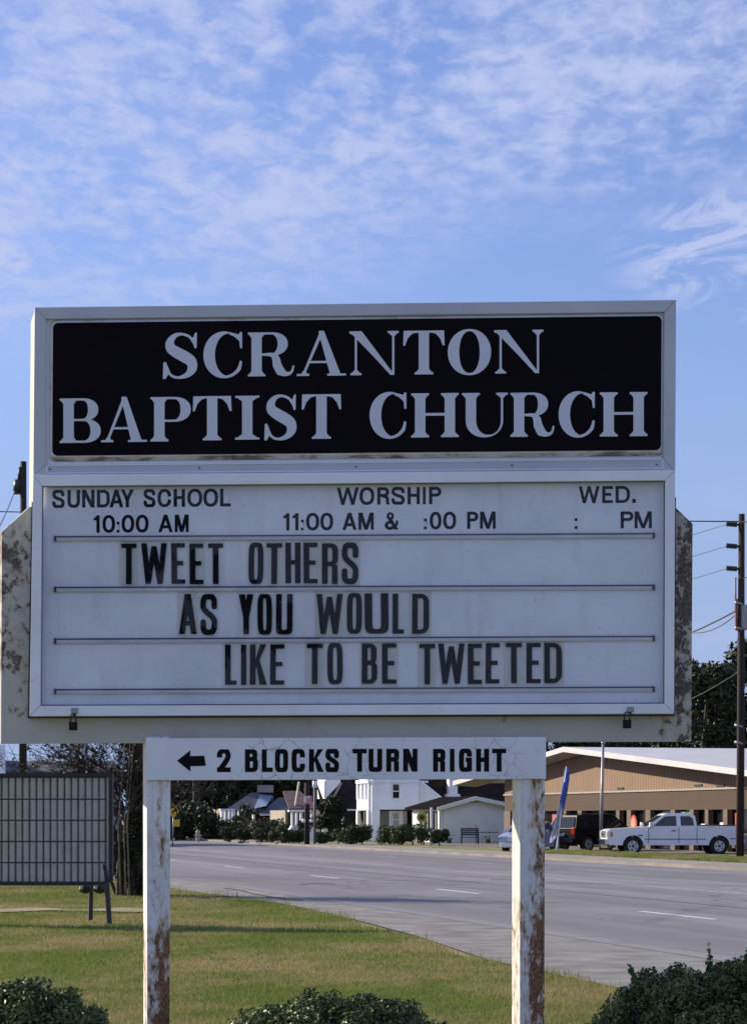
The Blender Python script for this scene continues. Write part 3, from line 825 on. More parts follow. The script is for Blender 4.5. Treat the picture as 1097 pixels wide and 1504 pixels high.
# header cabinet
HO = [(51.5, 451.5), (992.3, 440.5), (991.0, 693), (49.5, 699)]
HI = [(68, 468.3), (975.5, 458), (974, 673.5), (67.5, 682.8)]
slab('header_cabinet', [(x + (1 if i in (0, 3) else -1), y + (1 if i < 2 else -1)) for i, (x, y) in enumerate([HO[0], HO[1], (990.5, 742), (48.5, 746)])], 0.05, 0.32, M['frame_side'])
ring_mesh('header_frame', HO, HI, 0.0, 0.034, M['header_frame'], sign, 0.27)
slab('header_side', HO, 0.0345, 0.015, M['frame_side'])
hl = ring_mesh('header_lip', [(68.2, 683), (974, 673.7), (973.5, 688.6), (68.2, 695.8)], [(70, 684.5), (972, 675.2), (971.5, 687.2), (70, 694.3)], -0.004, 0.01, M['frame'], sign, 0, 0.001)
# screws in the lip
for px, py in ((74, 689), (293, 687.5), (523, 685.5), (752, 683.5), (964, 682.5)):
    c = W(px, py, -0.001)
    MB().tube([c + sn * 0.0, c - sn * 0.004], 0.0042, 8).build('screw', M['dark_metal'], sign)
# name panel: pale pan with rounded corners, black face
def rounded(q, r, n=6):
    out = []
    for i in range(4):
        p = Vector(q[i]); a = (Vector(q[i-1]) - p).normalized(); b = (Vector(q[(i+1) % 4]) - p).normalized()
        for k in range(n + 1):
            t = k / n * math.pi / 2
            c = p + a * r + b * r
            out.append(tuple(c - b * r * math.cos(t) - a * r * math.sin(t)) if False else tuple(c - a * r * math.sin(t) - b * r * math.cos(t)))
    return out
PO = [(73.3, 470.5), (974.5, 460.3), (974.0, 669.5), (72.8, 678.0)]
PB = [(78.3, 474.2), (971.2, 463.8), (970.2, 661.2), (77.2, 669.6)]
pan = MB()
a = [W(x, y, 0.02) for x, y in rounded(PO, 9)]; b = [W(x, y, 0.004) for x, y in rounded(PB, 8)]
n_ = len(a)
pan.add(a + b, [(i, (i + 1) % n_, n_ + (i + 1) % n_, n_ + i) for i in range(n_)])
pan.build('name_pan_edge', M['pan_edge'], sign)
MB().hexa(quadW(HI, 0.024), quadW(HI, 0.030)).build('header_backing', M['frame'], sign)
face = MB().poly_prism([W(x, y, 0.004) for x, y in rounded(PB, 8)], sn * 0.004).build('name_panel', M['pan_black'], sign)
HT1 = [('S', 239.5, 291.3, 488.8, 556), ('C', 299, 355.8, 487.8, 554.5), ('R', 364, 432.3, 488.0, 552.5), ('A', 436, 508.3, 486.5, 551.8), ('N', 513, 586.8, 486.3, 550.8), ('T', 592, 652.8, 485.6, 549.8), ('O', 657.5, 721, 484.2, 550), ('N', 725.4, 799, 484.5, 548.3)]
HT2 = [('B', 88, 148.4, 585.0, 650.4), ('A', 149, 216.4, 583.4, 649.2), ('P', 221.2, 280.5, 583, 648.2), ('T', 283.5, 340.3, 581.8, 646.6), ('I', 345.5, 381.2, 581.2, 645.6), ('S', 388.3, 436.4, 579.5, 646.2), ('T', 443.2, 501.2, 579, 644.4), ('C', 542.8, 596.7, 576.6, 643.5), ('H', 603.8, 673.6, 577.4, 642.2), ('U', 678.2, 744.9, 577, 642), ('R', 748.9, 813.7, 576.6, 641.4), ('C', 820, 873, 575.6, 641.8), ('H', 880.4, 950.5, 576, 640.8)]
for ch, x0, x1, y0, y1 in HT1 + HT2:
    w = (x1 - x0) / (y1 - y0)
    glyph_mesh('letter', serif(ch, w), w, (x0, y0, x1, y1), 0.001, 0.003, M['header_letter'], face, slope=-0.0105)
# marquee door
DO = [(49.3, 697.2), (991.0, 690.2), (989.4, 1048.2), (43.8, 1051.8)]
DI = [(62.0, 713.8), (976.3, 705.6), (975.2, 1033.4), (59.6, 1036.7)]
door = ring_mesh('door_frame', DO, DI, -0.028, 0.05, M['frame'], sign, 0.0)
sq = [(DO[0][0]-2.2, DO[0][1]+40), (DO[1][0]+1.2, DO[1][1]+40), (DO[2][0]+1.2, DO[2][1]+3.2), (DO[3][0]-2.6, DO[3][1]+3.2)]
MB().hexa(quadW(sq, 0.046), quadW(sq, 0.0585)).build('door_gap_shade', M['dark_metal'], sign)  # dark slab standing in for the shadow in the gap around the door
# dark rubber gasket in the inner edge
def inset(q, dx, dy): return [(q[0][0]+dx, q[0][1]+dy), (q[1][0]-dx, q[1][1]+dy), (q[2][0]-dx, q[2][1]-dy), (q[3][0]+dx, q[3][1]-dy)]
ring_mesh('gasket', DI, inset(DI, 1.6, 1.6), -0.010, 0.012, M['groove'], door, 0, 0)
MB().hexa(quadW(inset(DI, -2, -2), -0.004), quadW(inset(DI, -2, -2), -0.001)).build('cover_pane', M['cover'], door)
PQ = inset(DI, -3, -3)
mp = MB().hexa(quadW(PQ, 0.036), quadW(PQ, 0.045)).build('letter_board', M['panel_white'], sign)
# letter rails
for yl, yr in ((788.0, 783.2), (862.5, 859.3), (938.3, 934.2), (1012.6, 1008.8)):
    q = [(79.5, yl + 1.6), (961, yr + 1.6), (961, yr + 6.6), (79.5, yl + 6.6)]
    r_ = MB().hexa(quadW(q, 0.020), quadW(q, 0.036)).build('letter_rail', M['rail'], sign, 0.001)
    q2 = [(79.5, yl - 0.6), (961, yr - 0.6), (961, yr + 1.3), (79.5, yl + 1.3)]
    MB().hexa(quadW(q2, 0.022), quadW(q2, 0.036)).build('rail_groove', M['groove'], r_)
    for xe, ye in ((79.5, yl), (957.5, yr)):
        q3 = [(xe, ye - 1), (xe + 3.8, ye - 1), (xe + 3.8, ye + 7.4), (xe, ye + 7.4)]
        MB().hexa(quadW(q3, 0.018), quadW(q3, 0.0355)).build('end_cap', M['groove'], r_)
# service times printed on the board
def line(letters, y0, y1, xm, slope=-0.0085, p=2.3, t=0.185, mat=None, parent=None, d=0.0345, name='letter'):
    for ch, x0, x1 in letters:
        yy = slope * ((x0 + x1) / 2 - xm)
        a, b = y0 + yy, y1 + yy
        if ch == '.': a = b - 5.6
        if ch == ':': a, b = a + 4, b + 0.5
        w = (x1 - x0) / (b - a); tt = t
        if ch == ':': w = (x1 - x0) / (b - a)
        glyph_mesh(name, sans(ch, w, tt, p), w, (x0, a, x1, b), d, 0.001, mat or M['ink'], parent or mp, slope=slope)
T1 = [('S', 77, 95.5), ('U', 99.6, 118), ('N', 121, 139.3), ('D', 142.8, 161.7), ('A', 161.2, 181.4), ('Y', 177.8, 197), ('S', 211, 228.7), ('C', 231.7, 252), ('H', 255.4, 272), ('O', 275.5, 297.4), ('O', 298.9, 320.6), ('L', 323.5, 339)]
line(T1, 718.7, 744.8, 208)
line([('1', 137.8, 146.8), ('0', 151, 169.4), (':', 171.9, 175.9), ('0', 179, 197.6), ('0', 199.8, 218.6), ('A', 233, 254), ('M', 257, 277.4)], 756.3, 781.8, 208)
line([('W', 494.8, 526.8), ('O', 528, 549.7), ('R', 554, 571.4), ('S', 574.5, 594.4), ('H', 598.4, 616.4), ('I', 620.8, 625.0), ('P', 630, 648)], 715.6, 741, 570)
line([('1', 416.2, 425.2), ('1', 429.6, 438.5), (':', 442.2, 446.2), ('0', 449.6, 468.8), ('0', 470.6, 489.3), ('A', 503, 523.8), ('M', 526.4, 548.8), ('&', 565, 585), (':', 622.4, 626.6), ('0', 631, 648.2), ('0', 650.7, 669.7), ('P', 685.8, 702.2), ('M', 704.7, 727.7)], 752.6, 777.8, 570)
line([('W', 849.5, 880), ('E', 884, 899.5), ('D', 903.6, 924.6), ('.', 928, 933.2)], 713.9, 738.8, 892)
line([(':', 843.5, 847.6), ('P', 911, 929.8), ('M', 931.5, 956.6)], 751.4, 776.3, 892)
# changeable letters: clear card with a black letter
CL = [
 (798.0, 857.6, 0.0, [('T',178.4,200.8),('W',207.7,245.4),('E',252,272),('E',278.8,298.7),('T',306,328),('O',365.2,387),('T',391.4,414.4),('H',419.3,441.5),('E',446,466.3),('R',473,496.4),('S',502,526.2)]),
 (872.3, 931.0, 0.0, [('A',263.2,289),('S',294.6,319),('Y',351,372.3),('O',378.3,399.6),('U',405.6,429.7),('W',464.7,503),('O',509.5,531.4),('U',535.5,570.5),('L',576.5,593),('D',605.2,630)]),
 (945.4, 1004.6, 0.0, [('L',330.7,347.7),('I',354.2,362),('K',367.3,390.9),('E',396.9,417.7),('T',450.7,474),('O',480.8,503.3),('B',531.4,554),('E',561,582),('T',615.9,638.8),('W',643,682),('E',687,707.5),('E',713,733.4),('T',742.7,766),('E',772.8,793.6),('D',799,824.8)]),
]
xs_mid = (352, 446, 578)
for (y0, y1, _, L_), xm in zip(CL, xs_mid):
    for i, (ch, x0, x1) in enumerate(L_):
        sl = -0.0042
        dy = sl * ((x0 + x1) / 2 - xm) + random.uniform(-0.7, 0.7)
        a, b = y0 + dy, y1 + dy
        nx = L_[i + 1][1] if i + 1 < len(L_) and L_[i + 1][1] - x1 < 16 else x1 + 7
        pv = L_[i - 1][2] if i and x0 - L_[i - 1][2] < 16 else x0 - 7
        q = [((pv + x0) / 2 + .4, a - 3.5), ((nx + x1) / 2 - .4, a - 3.5), ((nx + x1) / 2 - .4, b + 4), ((pv + x0) / 2 + .4, b + 4)]
        old = random.random() < 0.42
        card = MB().hexa(quadW(q, 0.029), quadW(q, 0.0305)).build('letter_card', M['card_old'] if old else M['card_clear'], sign)
        card['label'] = 'card with the black letter ' + ch
        w = (x1 - x0) / (b - a)
        t = 0.138 if not (ch == 'U' and x0 > 530) else 0.19
        glyph_mesh('letter', sans(ch, w, t, 4.2, th=0.105), w, (x0, a, x1, b), 0.0275, 0.001, M['letter_black'], card, slope=sl, lean=random.uniform(-.6, .6))
# directional board
BQ = [(214.8, 1084.5), (801.5, 1082.5), (801.5, 1143.8), (214.8, 1145.8)]
brd = slab('directional_board', BQ, -0.004, 0.014, M['board'], 0.2, bevel=0.001)
q = [(231, 1138), (785, 1136), (785, 1143.6), (231, 1145.6)]
f = quadW(q, 0.012); MB().hexa(f, [p + sn * 0.11 for p in f]).build('cross_beam', M['frame'], sign)
arrow = [(260.4, 1117.3), (279.8, 1102), (279.4, 1110.4), (300.2, 1110.0), (302.4, 1124.8), (279.8, 1125.4), (280, 1133.3)]
MB().poly_prism([W(x, y, -0.0055) for x, y in arrow], sn * 0.001).build('arrow', M['vinyl_black'], brd)
line([('2', 319, 339)], 1100.6, 1134, 329, -0.0025, 4.2, 0.225, M['vinyl_black'], brd, -0.0055)
line([('B', 360, 379), ('L', 384.7, 400.8), ('O', 404, 423.3), ('C', 428.4, 448), ('K', 453.9, 474.8), ('S', 478, 497.8)], 1100.4, 1133.8, 429, -0.0025, 4.2, 0.215, M['vinyl_black'], brd, -0.0055)
line([('T', 517.7, 538.6), ('U', 541.3, 561.3), ('R', 567.3, 586), ('N', 592, 613)], 1099.8, 1133.4, 565, -0.0025, 4.2, 0.215, M['vinyl_black'], brd, -0.0055)
line([('R', 635.9, 653.8), ('I', 660.5, 667.3), ('G', 673.8, 692.9), ('H', 699, 718), ('T', 722.5, 743)], 1099.8, 1133.4, 689, -0.0025, 4.2, 0.215, M['vinyl_black'], brd, -0.0055)
# hasps + padlocks
for i, (hx, hy, lx, ly) in enumerate(((109.8, 1043.4, 108, 1066), (925.3, 1041.6, 920.3, 1063))):
    q = [(hx - 5, hy - 3.5), (hx + 5, hy - 3.5), (hx + 5, hy + 4), (hx - 5, hy + 4)]
    f = quadW(q, -0.036); hs = MB().hexa(f, [p + sn * 0.008 for p in f]).build('hasp', M['grey_metal'], sign, 0.001)
    q = [(hx - 2.2, hy + 3.5), (hx + 1.8, hy + 3.5), (hx + 1.8, hy + 11), (hx - 2.2, hy + 11)]
    f = quadW(q, -0.033); MB().hexa(f, [p + sn * 0.006 for p in f]).build('staple', M['dark_metal'], hs)
    c = W(lx, ly, -0.045)
    lab = ('black padlock hanging below the lower left corner of the white letter board door', 'black padlock hanging below the lower right corner of the white letter board door')[i]
    lk = thing('padlock', c, lab, 'padlock', 'padlocks on the letter board door')
    e = su * 0.0205; u_ = Vector((0, 0, 0.019))
    bq = [c - e + u_, c + e + u_, c + e - u_ * 1.2, c - e - u_ * 1.2]
    MB().hexa([p - sn * 0.009 for p in bq], [p + sn * 0.009 for p in bq]).build('lock_body', M['lock_metal'], lk, 0.004)
    pts = [c - su * 0.0125 + u_, c - su * 0.0125 + u_ * 2.3] + [c + su * (-0.0125 * math.cos(t)) + u_ * 2.3 + Vector((0, 0, .0135 * math.sin(t))) for t in (0.5, 1.0, 1.57, 2.1, 2.6)] + [c + su * 0.0125 + u_ * 2.3, c + su * 0.0125 + u_]
    MB().tube(pts, 0.0034, 8).build('shackle', M['dark_metal'], lk, smooth=True)
# ------------------------------------------------------------------ BUILDINGS
MAT = M
M['white_siding'] = simple('white_siding', (0.86, 0.89, 0.95), 0.6, 0.08, 1.0)
M['white_trim'] = simple('white_trim', (0.82, 0.83, 0.86), 0.55, 0.08, 2.0)
M['white_roof'] = simple('white_metal_roof', (0.50, 0.51, 0.54), 0.5, 0.10, 0.4)
M['soffit'] = simple('grey_soffit', (0.30, 0.28, 0.27), 0.8, 0.15, 1.0)
def ribbed(name, c, scale):
    n = NT(name)
    vr = n.N.new('ShaderNodeVectorRotate'); vr.rotation_type = 'Z_AXIS'; vr.inputs['Angle'].default_value = -math.atan2(0.258, 0.966)
    n.L.new(n.pos, vr.inputs['Vector'])
    w = n.wave(scale, 'Y', vr.outputs[0])
    k = n.mix(n.ramp(w, 0.2, 0.8), tuple(0.75 * a for a in c), c)
    k = n.mix(n.ramp(n.noise(0.6, 4), 0.35, 0.7, 0, 0.35), k, tuple(0.6 * a for a in c))
    n.bump(w, 0.6, 0.02)
    return n.done(k, 0.8)
M['tan_siding'] = ribbed('tan_ribbed_siding', (0.225, 0.145, 0.098), 0.9)
def brick_mat(name, a, b, mortar, ang=math.atan2(0.258, 0.966), sc=1.0):
    n = NT(name)
    vr = n.N.new('ShaderNodeVectorRotate'); vr.rotation_type = 'Z_AXIS'; vr.inputs['Angle'].default_value = -ang
    n.L.new(n.pos, vr.inputs['Vector'])
    x, y, z = n.xyz(vr.outputs[0])
    cb = n.N.new('ShaderNodeCombineXYZ'); n.L.new(y, cb.inputs[0]); n.L.new(z, cb.inputs[1])
    bt = n.N.new('ShaderNodeTexBrick'); n.L.new(cb.outputs[0], bt.inputs['Vector'])
    bt.inputs['Scale'].default_value = sc; bt.inputs['Brick Width'].default_value = 0.22; bt.inputs['Row Height'].default_value = 0.075
    bt.inputs['Mortar Size'].default_value = 0.010
    bt.inputs['Color1'].default_value = (*a, 1); bt.inputs['Color2'].default_value = (*b, 1); bt.inputs['Mortar'].default_value = (*mortar, 1)
    c = n.mix(n.ramp(n.noise(0.7, 4), 0.3, 0.7, 0, 0.3), bt.outputs['Color'], tuple(0.6 * v for v in a))
    return n.done(c, 0.85)
M['brick'] = brick_mat('brown_brick', (0.066, 0.035, 0.024), (0.046, 0.025, 0.018), (0.075, 0.055, 0.045))
M['tan_column'] = simple('tan_brick_pier', (0.13, 0.092, 0.07), 0.8, 0.15, 2.0)
M['cream'] = simple('cream_band', (0.30, 0.28, 0.25), 0.7, 0.1, 2.0)
M['dark_glass'] = simple('dark_window_glass', (0.012, 0.012, 0.014), 0.12, 0.3, 1.0, spec=0.6)
M['roof_brown'] = simple('brown_shingles', (0.03, 0.021, 0.021), 0.95, 0.35, 1.6, stretch=(1, 1, 4), spec=0.05)
M['roof_blue'] = simple('blue_grey_metal_roof', (0.045, 0.055, 0.08), 0.6, 0.2, 0.8)
M['roof_sheen'] = simple('painted_roof_sheen', (0.17, 0.22, 0.36), 0.4, 0.1, 0.8)  # paler blue that paints the sheen of the metal roof as colour
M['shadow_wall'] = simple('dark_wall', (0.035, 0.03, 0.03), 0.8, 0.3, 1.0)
M['beige'] = simple('beige_wall', (0.34, 0.30, 0.27), 0.8, 0.2, 1.0)
M['pink_door'] = simple('pink_door', (0.52, 0.40, 0.37), 0.7, 0.1, 1.0)
M['red_print'] = simple('red_poster', (0.45, 0.05, 0.04), 0.6, 0.1, 3)
M['green_print'] = simple('green_poster', (0.10, 0.42, 0.05), 0.6, 0.1, 3)
M['white_print'] = simple('white_poster', (0.75, 0.75, 0.75), 0.6, 0.1, 3)

def frame(px, y, X0=None):
    """local frame at pixel column px and depth y: local x runs across the road direction (away), local y along the road (away)"""
    o = Vector(((px - PX) / F * y, y, 0))
    m = Matrix(((SD.x, RD.x, 0, o.x), (SD.y, RD.y, 0, o.y), (0, 0, 1, 0), (0, 0, 0, 1)))
    return o, m
def proj(p): return (PX + F * p.x / p.y, HY - F * (p.z - EYE) / p.y)
# ---- shop / hall with a wide white gable roof, its long front parallel to the road
X0W = 42.6
def wallp(px): return on_line(px, X0W)
hall_o = wallp(1100)
hall = thing('shop_building', hall_o, 'wide brown brick shop building with tan ribbed gable and low white roof', 'building')
pL = wallp(741); pR = on_line(1230, X0W)
def tw(p): return Vector(p).dot(RD)
tL, tR = tw(pL), tw(pR)
pW = pL.dot(SD)
def wl(t, z, q=0.0):       # point on the wall: t along the road, q towards the back
    return SD * (pW + q) + RD * t + Vector((0, 0, z))
tPk = tw(wallp(862)); zPk = 5.20; zE = 4.16; zEr = 3.82
def rake(t): return zPk - (zPk - (zE if t > tPk else zEr)) * abs(t - tPk) / ((tL - tPk) if t > tPk else (tPk - tw(wallp(1081))))
zB = 2.86                     # cream band
zO = 1.94                     # top of the openings
# gable of ribbed siding above the band
ts = [tR, tPk, tL]
MB().poly_prism([wl(tR, zB + .06), wl(tR, max(zB + .1, rake(tR) - .35)), wl(tPk, rake(tPk) - .3), wl(tL, rake(tL) - .3), wl(tL, zB + .06)], SD * 0.2).build('gable_wall', M['tan_siding'], hall)
def wbox(t0, t1, z0, z1, q0, q1):
    return MB().hexa([wl(t0, z0, q0), wl(t1, z0, q0), wl(t1, z1, q0), wl(t0, z1, q0)], [wl(t0, z0, q1), wl(t1, z0, q1), wl(t1, z1, q1), wl(t0, z1, q1)])
wbox(tR, tL + .1, zB - .02, zB + .06, -.07, .2).build('band', M['cream'], hall)
wbox(tR, tL, zO, zB - .02, 0.0, .25).build('brick_wall', M['brick'], hall)
# end wall and back volume
wbox(tR, tL, 0, rake(tL) - .4, 4.0, 24.0).build('rear_wall', M['brick'], hall)
wbox(tL - .25, tL, 0, zO, 0.0, 4.0).build('end_wall', M['brick'], hall)
# piers and glazing
def tpx(px): return tw(wallp(px))
cols = [(741, 750), (753, 760), (826, 832), (849, 854.5), (881, 886.5), (905.5, 910), (921, 927), (948.5, 955.5), (985, 991.5), (1013, 1019), (1035.5, 1040.5), (1062.5, 1068.5), (1102, 1108), (1140, 1147), (1180, 1187)]
for a, b in cols: wbox(tpx(b), tpx(a), 0, zO, -.04, .22).build('pier', M['tan_column'], hall)
for (a, b), (c, d) in zip(cols[1:], cols[2:]):
    t1, t0 = tpx(b), tpx(c)
    w_ = wbox(t0 + .02, t1 - .02, .05, zO - .03, .30, .33).build('shop_window', M['dark_glass'], hall)
    wbox(t0, t0 + .05, .02, zO - .01, .24, .30).build('window_frame', M['dark_metal'], w_)
    wbox(t0 + .05, t1 - .05, .82, .88, .25, .30).build('window_frame', M['dark_metal'], w_)
def poster(px0, px1, y0, y1, mat, q=.22):
    t1, t0 = tpx(px0), tpx(px1); yy = wl((t0 + t1) / 2, 0).y
    return wbox(t0, t1, hgt(y1, yy), hgt(y0, yy), q, q + .02).build('poster', mat, hall)
poster(1000, 1011, 1190, 1199, M['green_print']); poster(992.5, 999, 1192, 1200, M['white_print'])
poster(1022, 1031, 1210, 1221, M['white_print']); poster(1050, 1060, 1208, 1213, M['white_print'])
poster(1072, 1081, 1194, 1212, M['red_print']); poster(805, 822, 1196, 1207, M['red_print']); poster(834, 848, 1197, 1206, simple('faded_red_poster', (.3, .08, .05), .6, .2, 3))
MB().tube([wl(tpx(938), 1.28, -.30), wl(tpx(938), 1.28, -.25)], .42, 20).build('round_sign', M['red_print'], hall)
MB().tube([wl(tpx(938), 1.28, -.31), wl(tpx(938), 1.28, -.30)], .27, 20).build('round_sign_centre', simple('pale_red', (.55, .25, .2), .6, .2, 5), hall)
MB().tube([wl(tpx(938), .06, -.27), wl(tpx(938), 1.28, -.27)], .03, 8).build('sign_stem', M['dark_metal'], hall)
# dark vents on the gable
for px, py in ((911, 1158), (1025, 1153.5), (1058, 1154)):
    t0 = tpx(px); yy = wl(t0, 0).y
    wbox(t0 - .45, t0 + .45, hgt(py + 1.2, yy), hgt(py - 1.6, yy), -.05, -.003).build('vent', M['dark_metal'], hall)
# roof: two thin slopes with overhang and a pale fascia along the rake
def slope_slab(t0, t1, name, over=1.3):
    z0, z1 = rake(t0), rake(t1)
    a = [wl(t0, z0 - .04, -over), wl(t1, z1 - .04, -over), wl(t1, z1 - .04, 26), wl(t0, z0 - .04, 26)]
    b = [p + Vector((0, 0, .1)) for p in a]
    MB().hexa(a, b).build(name, M['white_roof'], hall)
    f0 = [wl(t0, z0 - .20, -over - .04), wl(t1, z1 - .20, -over - .04), wl(t1, z1 + .07, -over - .04), wl(t0, z0 + .07, -over - .04)]
    MB().hexa(f0, [p + SD * .035 for p in f0]).build('fascia', M['white_roof'], hall)
    s = [wl(t0, z0 - .20, -over), wl(t1, z1 - .20, -over), wl(t1, z1 - .27, .2), wl(t0, z0 - .27, .2)]
    MB().hexa(s, [p + Vector((0, 0, .05)) for p in s]).build('soffit', M['soffit'], hall)
slope_slab(tPk, tL + 6.0, 'roof')
slope_slab(tR - 2, tPk, 'roof')

# ---- generic pieces for the houses
def wbx(m, x0, x1, y0, y1, z0, z1, name, mat, parent, bevel=0):
    return MB(m).box(x0, x1, y0, y1, z0, z1).build(name, mat, parent, bevel)
def window_end(m, x0, x1, z0, z1, parent, muntin=1, y=-0.03):
    w = MB(m); t = .06
    w.box(x0-t, x0, y-.03, y+.02, z0-t, z1+t); w.box(x1, x1+t, y-.03, y+.02, z0-t, z1+t); w.box(x0, x1, y-.03, y+.02, z1, z1+t); w.box(x0, x1, y-.04, y+.02, z0-t, z0)
    w.box(x0, x1, y-.02, y+.02, (z0+z1)/2-.03, (z0+z1)/2+.03)
    o = w.build('window', M['white_trim'], parent)
    MB(m).box(x0, x1, y, y+.012, z0, z1).build('pane', M['dark_glass'], o)
    return o
def window_side(m, y0, y1, z0, z1, parent, bars=3, x=-0.03):
    w = MB(m); t = .07
    w.box(x-.03, x+.02, y0-t, y0, z0-t, z1+t); w.box(x-.03, x+.02, y1, y1+t, z0-t, z1+t); w.box(x-.03, x+.02, y0, y1, z1, z1+t); w.box(x-.04, x+.02, y0, y1, z0-t, z0)
    for i in range(1, bars + 1):
        yy = y0 + (y1-y0)*i/(bars+1); w.box(x-.02, x+.015, yy-.03, yy+.03, z0, z1)
    o = w.build('window', M['white_trim'], parent)
    MB(m).box(x, x+.012, y0, y1, z0, z1).build('pane', M['dark_glass'], o)
    return o
def gable_roof(m, x0, x1, y0, y1, z0, z1, axis, th, name, mat, parent):
    """ridge along axis; z0 eaves, z1 ridge"""
    mb = MB(m)
    if axis == 'y':
        xm = (x0+x1)/2
        for a, b in ((x0, xm), (x1, xm)):
            q = [(a, y0, z0), (b, y0, z1), (b, y1, z1), (a, y1, z0)]
            mb.hexa(q, [(x, y, z+th) for x, y, z in q])
    else:
        ym = (y0+y1)/2
        for a, b in ((y0, ym), (y1, ym)):
            q = [(x0, a, z0), (x0, b, z1), (x1, b, z1), (x1, a, z0)]
            mb.hexa(q, [(x, y, z+th) for x, y, z in q])
    return mb.build(name, mat, parent)

# ---- House A: white two-storey house, its end wall in shade, its street front in the sun
yA = 150.0; s = yA / F                        # metres per photo pixel
oA, mA = frame(546, yA)
hA = thing('white_house', oA, 'white two-storey house with a balustered gallery on its sunlit street front', 'house')
def HA(v): return hgt(v, yA)
wbx(mA, 0, 3.3, 0, 3.4, HA(1189), HA(1140), 'upper_wall', M['white_siding'], hA)
wbx(mA, 0, .55, 0, .6, 0, HA(1189) - .01, 'corner_wall', M['white_siding'], hA)
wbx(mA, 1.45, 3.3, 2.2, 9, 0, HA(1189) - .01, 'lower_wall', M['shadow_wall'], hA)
wbx(mA, .05, 3.9, -.1, .0, HA(1149.5), HA(1146.5), 'eave_board', M['white_trim'], hA)
window_end(mA, 1.45, 1.88, HA(1172), HA(1152), hA)
# gallery tower on the street side (x<0), sunlit
yT = 9.0
wbx(mA, -.15, 0, .3, yT * .38, HA(1190), HA(1174), 'gallery_wall', M['white_siding'], hA)
wbx(mA, -.22, 0, .2, yT * .38 + .1, HA(1150), HA(1145), 'gallery_beam', M['white_trim'], hA)
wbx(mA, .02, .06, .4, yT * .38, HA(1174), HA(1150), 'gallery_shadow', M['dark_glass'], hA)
for i in range(4):
    y0 = .3 + i * (yT * .38 - .45) / 3
    wbx(mA, -.15, .0, y0, y0 + .16 + (.12 if i in (0, 3) else 0), HA(1174), HA(1150), 'baluster', M['white_trim'], hA)
for y0 in (.25, yT * .38 - .4):
    wbx(mA, -.2, .0, y0, y0 + .42, 0, HA(1190) - .01, 'column', M['white_trim'], hA)
wbx(mA, .3, .34, .7, yT * .36, 0, HA(1190) - .02, 'porch_recess', M['beige'], hA)
# lower porch: dark opening, lit wall with a window, pink door
wbx(mA, .62, 1.42, 1.0, 1.1, .2, HA(1191), 'opening', simple('dark_green_glass', (.02, .035, .035), .2, .3, 1), hA)
wbx(mA, 1.45, 2.4, .9, 1.6, 0, HA(1191), 'porch_wall', M['white_trim'], hA)
o_ = window_end(mA @ Matrix.Translation((0, .88, 0)), 1.72, 2.12, HA(1214), HA(1194), hA)
for i in range(3): wbx(mA, 1.78 + i * .13, 1.82 + i * .13, .80, .84, HA(1214), HA(1194), 'muntin', M['white_trim'], o_)
wbx(mA, 2.42, 2.78, 1.2, 1.7, 0, HA(1191), 'door', M['pink_door'], hA)
wbx(mA, 3.0, 3.3, 1.0, 1.1, .4, HA(1193), 'shutter', M['dark_glass'], hA)
wbx(mA, 2.85, 4.0, .55, .75, HA(1224), HA(1219), 'porch_rail', M['white_trim'], hA)
# sunlit gable shoulder at the right and the dark roof behind
q = [(3.3, .0, HA(1189)), (4.35, .0, HA(1189)), (4.35, .0, HA(1172)), (3.35, .0, HA(1147))]
MB(mA).poly_prism(q, (SD.x*0 + 0, 0.0, 0.0) if False else (0, .25, 0)).build('shoulder_wall', M['white_trim'], hA) if False else None
mb = MB(mA); a = [(3.31, 0.5, HA(1189)), (3.31, -.4, HA(1189)), (3.31, -.4, HA(1146)), (3.31, .5, HA(1146))]
mb.poly_prism([(3.32, 0, HA(1189)), (4.3, -1.6, HA(1189)), (4.3, -1.6, HA(1173)), (3.32, 0, HA(1147))], (.1, .3, 0)).build('shoulder_wall', M['white_trim'], hA)
mb = MB(mA).hexa([(3.28, -.1, HA(1147)), (3.42, -.05, HA(1146)), (4.42, -1.7, HA(1171.5)), (4.3, -1.75, HA(1173.5))], [(3.28, .4, HA(1147)), (3.42, .4, HA(1146)), (4.42, 0, HA(1171.5)), (4.3, 0, HA(1173.5))])
mb.build('barge_board', M['white_trim'], hA)
q = [(3.4, .6, HA(1147)), (4.4, .6, HA(1174)), (11.5, .6, HA(1176)), (11.5, 3.2, HA(1132)), (3.4, 3.2, HA(1132))]
MB(mA).poly_prism(q, (0, .2, 0)).build('roof', M['roof_brown'], hA)
wbx(mA, 4.35, 6.0, .5, .6, HA(1175.5), HA(1173.2), 'gutter', M['white_trim'], hA)
# lower wall linking to the garage
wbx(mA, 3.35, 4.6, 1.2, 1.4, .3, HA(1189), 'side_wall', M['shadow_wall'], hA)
for i in range(2): wbx(mA, 3.95 + i*.45, 4.1 + i*.45, .95, 1.1, HA(1222), HA(1189), 'porch_post', M['white_trim'], hA)
wbx(mA, 3.2, 5.0, 1.0, 1.1, HA(1191), HA(1188.5), 'porch_beam', M['white_trim'], hA)
# tall white cupola / chimney on the roof
cA = MB(mA).box(5.45, 6.05, .2, .8, HA(1168), HA(1140)).box(5.3, 6.2, .1, .9, HA(1170), HA(1166)).build('white_chimney', M['white_trim'], hA, .02)

